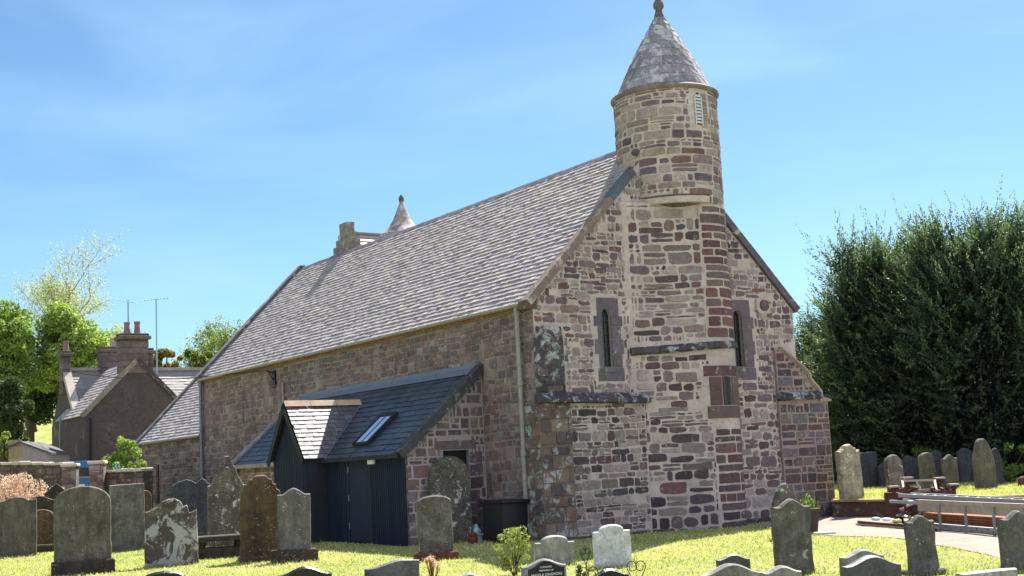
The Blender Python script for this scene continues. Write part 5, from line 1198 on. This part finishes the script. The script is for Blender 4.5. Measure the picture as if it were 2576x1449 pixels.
for sg_, x0 in ((1, xl-.1), (-1, xr+.1)):
    q = slope_map(x0, zE-.1, a1, sg_); p = MB(); p.add([q(.2, 0, .0), q(5, 0, .0), q(5, l1+.1, .0), q(.2, l1+.1, .0)], [(0, 1, 2, 3)], 0, S('77757a'))
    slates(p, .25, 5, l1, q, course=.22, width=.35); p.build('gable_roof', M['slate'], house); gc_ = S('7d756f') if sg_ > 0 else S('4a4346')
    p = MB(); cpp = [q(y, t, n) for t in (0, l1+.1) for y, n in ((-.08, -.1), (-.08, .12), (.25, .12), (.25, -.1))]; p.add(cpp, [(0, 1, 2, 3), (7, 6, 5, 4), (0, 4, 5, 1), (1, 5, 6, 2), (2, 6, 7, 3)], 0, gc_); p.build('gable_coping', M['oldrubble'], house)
# rear range running left and right
RY = 5.6; x1_, zr_ = hl(160, 934, RY); x2_ = hl(540, 930, RY)[0]; ze = zE-.25; r0 = RY-2.4
p = MB(); p.prism([(r0, -.9), (RY+2.4, -.9), (RY+2.4, ze), (RY, zr_), (r0, ze)], x1_, x2_, lambda a, b_, z: (b_, a, z), 0, HC); p.build('range_wall', M['harl'], house)
a2 = math.atan2(zr_-ze, 2.4); l2 = math.hypot(zr_-ze, 2.4); q = slope_map(r0-.15, ze-.12, a2, 1, 'y'); p = MB(); p.add([q(x1_, 0, .02), q(x2_, 0, .02), q(x2_, l2+.15, .02), q(x1_, l2+.15, .02)], [(0, 1, 2, 3)], 0, S('77757a'))
slates(p, x1_+.25, x2_-.05, l2+.1, q, course=.21, width=.34, pal=[S('7d7876'), S('736f70'), S('868180')]); p.build('range_roof', M['slate'], house)
p = MB(); p.bar((x1_, RY, zr_+.1), (x2_, RY, zr_+.1), .3, .14, 0, S('8a8488')); p.build('ridge_tile', M['slate'], house)
p = MB(); cpp = [q(y, t, n) for t in (-.05, l2+.2) for y, n in ((x1_-.08, -.1), (x1_-.08, .14), (x1_+.3, .14), (x1_+.3, -.1))]; p.add(cpp, [(0, 1, 2, 3), (7, 6, 5, 4), (0, 4, 5, 1), (1, 5, 6, 2), (2, 6, 7, 3)], 0, S('a39a94')); p.build('gable_coping', M['copestone'], house)
M['chimstone'] = tint_mat('chimney_stone', nscale=7, bstr=.8, bdist=.02, var=(.6, 1.4), dark=.4)
def chimney(px0, px1, ytop, ybot, ly, depth, pots, potc):
    xa, z1 = hl(px0, ytop, ly); xb, z2 = hl(px1, ytop, ly); zt_ = (z1+z2)/2; zb = hl((px0+px1)/2, ybot, ly)[1]; y0 = ly; z = zb; p = MB(); k = 0
    while z < zt_-.3:                                   # coursed blocks
        e = min(z+.3, zt_-.28); o = .012*(k % 2); p.box((xa+o, y0+o, z), (xb-o, y0+depth-o, e-.006), 0, jit(S('62565a'), .22), .015); z = e; k += 1
    c_ = p.build('chimney_stack', M['chimstone'], house); p = MB(); p.box((xa-.1, y0-.1, zt_-.28), (xb+.1, y0+depth+.1, zt_-.12), 0, S('5f5556'), .02); p.box((xa-.02, y0-.02, zt_-.12), (xb+.02, y0+depth+.02, zt_), 0, S('54494b'), .02); p.build('cap', M['chimstone'], c_)
    for pp, yt in pots:
        x, zp = hl(pp, yt, ly+depth/2); zp -= zt_; p = MB(); p.lathe([(.17, 0), (.15, .1), (.12, zp*.8), (.15, zp*.85), (.15, zp)], (x, y0+depth/2, zt_), 14, 0); p.build('chimney_pot', M[potc], c_)
    return c_
M['potred'] = flat_mat('clay_pot', S('7d6264'), .85, 0, .15); M['potbuff'] = flat_mat('buff_pot', S('a08f7e'), .85, 0, .15)
chimney(305, 374, 838, 938, -.06, .8, ((319, 811), (345, 809)), 'potred')
chimney(374, 386, 875, 950, .1, .7, (), 'potred')
chimney(255, 300, 872, 955, RY-.4, .8, ((284, 850), (297, 850)), 'potbuff')
chimney(157, 178, 882, 990, RY-.3, .7, ((166, 858),), 'potred')
p = MB(); p.tube([(xl+.25, -.08, zE-.2), (xl+.25, -.08, -.4)], .05); p.build('downpipe', M['darkiron'], house)
p = MB(); x = hl(151, 1060, r0-.1)[0]; p.tube([(x, r0-.1, ze+.3), (x, r0-.1, -.4)], .05); p.build('downpipe', M['lead'], house)
M['hazed_steel'] = flat_mat('hazed_aerial_metal', S('7f9fc0'), .5, .2, .1)  # distance haze put into the aerials' pale blue colour
for (mx_, my0, my1, bx0, by0, bx1, by1, d, lab) in ((320, 845, 757, 278, 752, 341, 762, 62.6, 'television aerial on a mast standing on the main chimney'), (392, 925, 753, 363, 756, 427, 750, 67.0, 'television aerial on a taller thin mast right of the chimney')):
    a, b_ = at(mx_+3, my0, d), at(mx_, my1, d); t = empty('tv_aerial', (a.x, d, a.z-.3), 0, lab, 'aerial'); 
    p = MB(); p.tube([(0, 0, 0), (0, 0, b_.z-a.z+.35)], .035); p.build('mast', M['hazed_steel'], t)
    q0, q1 = at(bx0, by0, d+.3), at(bx1, by1, d-.3); p = MB(); p.tube([(q0.x-a.x, .3, q0.z-a.z+.3), (q1.x-a.x, -.3, q1.z-a.z+.3)], .02, n=6); bo_ = p.build('boom', M['hazed_steel'], t)
    for k in range(9):
        f = k/8; c = Vector((q0.x-a.x, .3, q0.z-a.z+.3)).lerp(Vector((q1.x-a.x, -.3, q1.z-a.z+.3)), f); l = .22+.1*(1-f); p = MB(); p.tube([c+Vector((-.18*l, -l, 0)), c+Vector((.18*l, l, 0))], .01, n=4); p.build('element', M['hazed_steel'], bo_)
# overhead cable from the house to the church bracket
c0 = at(168, 934, 63.5); c1 = Vector(LW(-.25, 14.7, 4.95)); p = MB()
pts = [c0.lerp(c1, i/24)-Vector((0, 0, .32*math.sin(PI*i/24))) for i in range(25)]; p.tube(pts, .018, n=5); o = p.build('overhead_cable', M['cable']); tag(o, 'thin black overhead cable strung from the house to the church wall', 'cable')
# shed
s1, s2 = at(22, 1120, 57), at(125, 1140, 57); t = empty('timber_shed', (s1.x, 57, gz(s1.x, 57)), .0, 'small grey timber shed with sloping roof behind the churchyard wall', 'shed')
zs = gz(s1.x, 57); p = MB(); w_ = s2.x-s1.x; p.prism([(0, -.3), (w_, -.3), (w_, s2.z-zs), (w_*.3, s1.z-zs+.05), (0, s1.z-zs-.1)], 0, 2.5, None, 0, S('8a7f88')); 
for k in range(10): p.box((0, -.012, k*.26), (w_*.32, 0, k*.26+.24), 0, jit(S('8f7f6c'), .12))
p.build('shed_wall', M['timber'], t)
p = MB(); p.prism([(-.1, s1.z-zs-.14), (w_*.3, s1.z-zs+.06), (w_+.1, s2.z-zs-.05), (w_+.1, s2.z-zs+.03), (w_*.3, s1.z-zs+.14), (-.1, s1.z-zs-.06)], -.12, 2.6, None, 0, S('4a4850')); p.build('shed_roof', M['timber'], t)
# churchyard walls and gate piers
def yard_wall(p0, p1, zt0, zt1, lab, coped=True):
    d = Vector((p1[0]-p0[0], p1[1]-p0[1], 0)); l = d.length; ang = math.atan2(d.y, d.x); t = empty('churchyard_wall', (p0[0], p0[1], 0), ang, lab, 'wall')
    p = MB(); p.prism([(0, -.3), (l, -.3), (l, zt1), (0, zt0)], 0, .45, None, 1, S('564d48'))
    rubble(p, 0, l, .2, max(zt0, zt1)-.05, lambda s, tt, n: (s, -n, tt), lambda s, tt: 0 < s < l and tt < zt0+(zt1-zt0)*s/l-.02, [S('5c524c'), S('655952'), S('4f4641'), S('6c6058')], h=(.12, .28), wd=(.2, .6), gap=(.02, .04), rnd=.25)
    p.build('wall_face', [M['oldrubble'], M['oldrubble']], t); p = MB(); s = 0
    while s < l-.05:
        e = min(s+random.uniform(.3, .6), l); z = zt0+(zt1-zt0)*s/l; p.box((s, -.07, z), (e-.01, .52, z+random.uniform(.08, .14)), 0, jit(S('b3aaa2'), .15), .02); s = e
    p.build('coping', M['copestone'], t); return t
def pier(px0, px1, top, d, lab):
    a, b_ = at(px0, top, d), at(px1, top, d); t = empty('gate_pier', ((a.x+b_.x)/2, d, 0), .1, lab, 'gate pier', 'gate piers'); w_ = (b_.x-a.x)/2; zt_ = (a.z+b_.z)/2
    p = MB(); p.box((-w_, -w_, -.3), (w_, w_, zt_-.12), 1, S('6a5f5c')); 
    rubble(p, -w_, w_, 0, zt_-.14, lambda s, tt, n: (s, -w_-n, tt), lambda s, tt: abs(s) < w_ and tt < zt_-.12, [S('7d6c66'), S('8a7a72'), S('6d5c58')], h=(.14, .3), wd=(.2, .5), gap=(.02, .03), rnd=.15)
    p.build('pier_shaft', [M['oldrubble'], M['oldrubble']], t); p = MB(); p.box((-w_-.05, -w_-.05, zt_-.12), (w_+.05, w_+.05, zt_), 0, S('b3a79e'), .03); p.build('cap', M['copestone'], t)
a, b_ = at(-60, 1163, 47.5), at(162, 1164, 46); yard_wall((a.x, a.y), (b_.x, b_.y), a.z-.1, b_.z-.1, 'old rubble churchyard wall with pale coping at the left edge')
pier(160, 194, 1166, 46, 'rubble gate pier at the end of the left churchyard wall, left of the blue van')
pier(228, 263, 1159, 45.5, 'rubble gate pier right of the blue van')
a, b_ = at(264, 1182, 45.8), at(360, 1178, 45); yard_wall((a.x, a.y), (b_.x, b_.y), a.z-.1, b_.z-.1, 'short rubble churchyard wall between gate pier and chancel, under the green bush')
# van
va_ = at(140, 1162, 53); vb_ = at(234, 1162, 53); zv = gz(va_.x, 53); vw = vb_.x-va_.x; vh = va_.z-zv; t = empty('blue_van', ((va_.x+vb_.x)/2, 53, zv), .0, 'blue van parked between the gate piers, seen from behind', 'van')
hw2 = vw/2; prof = [(-hw2, .25), (hw2, .25), (hw2, .95), (hw2*.93, vh-.22), (hw2*.8, vh-.06), (hw2*.4, vh), (-hw2*.4, vh), (-hw2*.8, vh-.06), (-hw2*.93, vh-.22), (-hw2, .95)]
p = MB(); p.prism(prof, 0, 3.8); p.build('body', M['bluepaint'], t)
p = MB(); p.prism([(-hw2*.8, .98), (hw2*.8, .98), (hw2*.74, vh-.28), (-hw2*.74, vh-.28)], -.015, .01); p.build('rear_window', M['carglass'], t)
p = MB(); p.box((-hw2*.85, -.03, .93), (hw2*.85, -.001, .965)); p.build('trim_strip', M['alu'], t)
p = MB(); p.box((hw2*.05, -.02, .55), (hw2*.55, -.001, .67)); p.build('number_plate', M['white'], t)
p = MB(); p.box((-hw2, -.1, .2), (hw2, .05, .42), 0, (1, 1, 1), .03); p.build('bumper', M['blackplastic'], t)
M['lamp'] = flat_mat('lamp_lens', S('8fb08a'), .2, 0, .1, 3, 0, .7)
for sx in (-1, 1): p = MB(); p.box((sx*hw2*.82, -.02, 1.0), (sx*hw2*.97, .05, 1.25), 0, (1, 1, 1), .01); p.build('tail_light', M['lamp'], t)
for sx in (-1, 1):
    for y in (.7, 3.0): p = MB(); p.tube([(sx*(hw2-.18), y, .3), (sx*(hw2+.02), y, .3)], .3, n=20); p.build('wheel', M['blackplastic'], t)
# shrubs at the left and on the lawn
b_ = at(60, 1232, 43); shrub('copper_shrub', 'pink and copper leaved shrub spreading in front of the left churchyard wall', (b_.x, 43, gz(b_.x, 43)), (1.9, .9, 1.05), 14000, .036, S('a07a7c'), S('dcc4c2'), nb=34)
b_ = at(306, 1180, 47.5); shrub('green_bush', 'bright green bush showing over the short churchyard wall before the house', (b_.x, 47.5, .8), (.85, .65, 1.32), 9000, .05, (.10, .18, .03), (.32, .42, .10), nb=60, sub=.3)
b_ = at(1292, 1425, 20.5); shrub('flowering_shrub', 'small yellow-green flowering shrub left of the pale marble gravestone', (b_.x, 20.5, gz(b_.x, 20.5)), (.27, .24, .4), 3600, .018, (.08, .14, .03), (.36, .38, .12), nb=60, sub=.3)
fb_ = at(1086, 1425, 17.5); t = empty('dried_flowers', (fb_.x, 17.5, gz(fb_.x, 17.5)), 0, 'bunch of dried pinkish flowers in front of the red sandstone plinth', 'flowers')
zt_ = at(1086, 1405, 17.5).z; p = MB(); hd = []
for k in range(26):
    a = random.uniform(0, 2*PI); r = random.uniform(.01, .13); e = (r*math.cos(a), r*math.sin(a), zt_*random.uniform(.72, 1.02)); p.tube([(0, 0, 0), (e[0]*.4, e[1]*.4, e[2]*.6), e], .004, n=4); hd.append(e)
p.build('stems', M['board'], t); P = np.repeat(np.array(hd), 22, 0)+RNG.normal(0, .016, (len(hd)*22, 3)); leaves('petals', P, .014, tints(len(P), S('a58468'), S('d9b9b0')), t)['kind'] = 'stuff'
p = MB(); p.lathe([(.05, 0), (.07, .12), (.06, .22), (.075, .25), (.06, .25)], (0, 0, 0), 14); p.build('vase', M['blackplastic'], t)
pp = (pc[0], pc[1], pc[2]); t2 = empty('pot_plant', (pp[0], pp[1], pp[2]+.46), 0, 'small spiky green plant growing in the clay pot', 'plant'); 
P = RNG.normal(0, .07, (260, 3)); P[:, 2] = np.abs(P[:, 2])*1.6; leaves('foliage', P, .035, tints(260, (.07, .13, .03), (.2, .27, .07)), t2, D=np.array([[0, 0, 1.0]]))
# wrought iron hearts
def heart(label, px, py, wpx, d, yaw=.1):
    c = at(px, py, d); w_ = wpx*d/F_PX; t = empty('iron_heart', (c.x, d, gz(c.x, d)), yaw, label, 'ornament', 'wrought iron hearts between the gravestones'); p = MB(); z0 = c.z-gz(c.x, d); a = w_/2
    for s_ in (-1, 1):
        pts = [(0, 0, z0-w_*1.25)]
        for i in range(15):
            u = i/14; ang = -.55+u*3.7; r = a*.52; pts.append((s_*(a*.48+r*math.cos(ang)*1.0), 0, z0-w_*.12+r*1.15*math.sin(ang)))
        for i in range(10): u = i/9; ang = 3.15+u*3.6; r = a*.52*(1-.6*u); pts.append((s_*(a*.48-(a*.0)+r*math.cos(ang)), 0, z0-w_*.12+r*1.1*math.sin(ang)))
        p.tube(pts, .006, n=6)
    p.tube([(0, 0, -.1), (0, 0, z0-w_*1.25)], .008, n=6); p.tube([(-.02, 0, z0+a*.5), (0, 0, z0+a*.95), (.02, 0, z0+a*.5), (0, 0, z0+a*.2), (-.02, 0, z0+a*.5)], .004, n=5)
    p.build('scrollwork', M['darkiron'], t); return t
heart('wrought iron heart with a dark plant, left of the clean pale granite stone', 1472, 1385, 26, 19)
heart('larger wrought iron heart low in front of the dark plant', 1479, 1436, 50, 16)
heart('wrought iron heart right of the clean pale granite stone', 1600, 1420, 46, 17)
b_ = at(1463, 1440, 18.2); shrub('grave_plant', 'dark leafy plant with a few pale flowers between two iron hearts', (b_.x, 18.2, gz(b_.x, 18.2)), (.07, .07, .2), 320, .018, (.02, .04, .015), (.12, .16, .06), cat='plant', nb=8)

# longer unmown grass round the feet of the stones
TP = []
for r_ in STONES:
    x0, y0, z0_ = r_.location; sl = next(c for c in r_.children); wd_ = max(v.co.x for v in sl.data.vertices)+.06; yw_ = r_.rotation_euler.z
    for k in range(170):
        u = random.uniform(-wd_, wd_); v = random.gauss(0, .05)+random.choice((-.16, .14)); TP.append((x0+u*math.cos(yw_)-v*math.sin(yw_), y0+u*math.sin(yw_)+v*math.cos(yw_), z0_-.01))
P = np.array(TP); n = len(P); h = RNG.uniform(.04, .12, n); a = RNG.uniform(0, 2*PI, n); wd_ = RNG.uniform(.006, .012, n); ln_ = RNG.normal(0, .4, (n, 2))*h[:, None]
dx = np.stack([np.cos(a)*wd_, np.sin(a)*wd_, np.zeros(n)], 1); T = P+np.stack([ln_[:, 0], ln_[:, 1], h], 1)
tag(np_mesh('grass_tufts', np.stack([P-dx, P+dx, T], 1).reshape(-1, 3), np.arange(3*n).reshape(n, 3), M['grassblade'], tints(n, (.12, .2, .035), (.34, .32, .11))), 'longer grass left around the feet of the headstones', 'grass', kind='stuff')
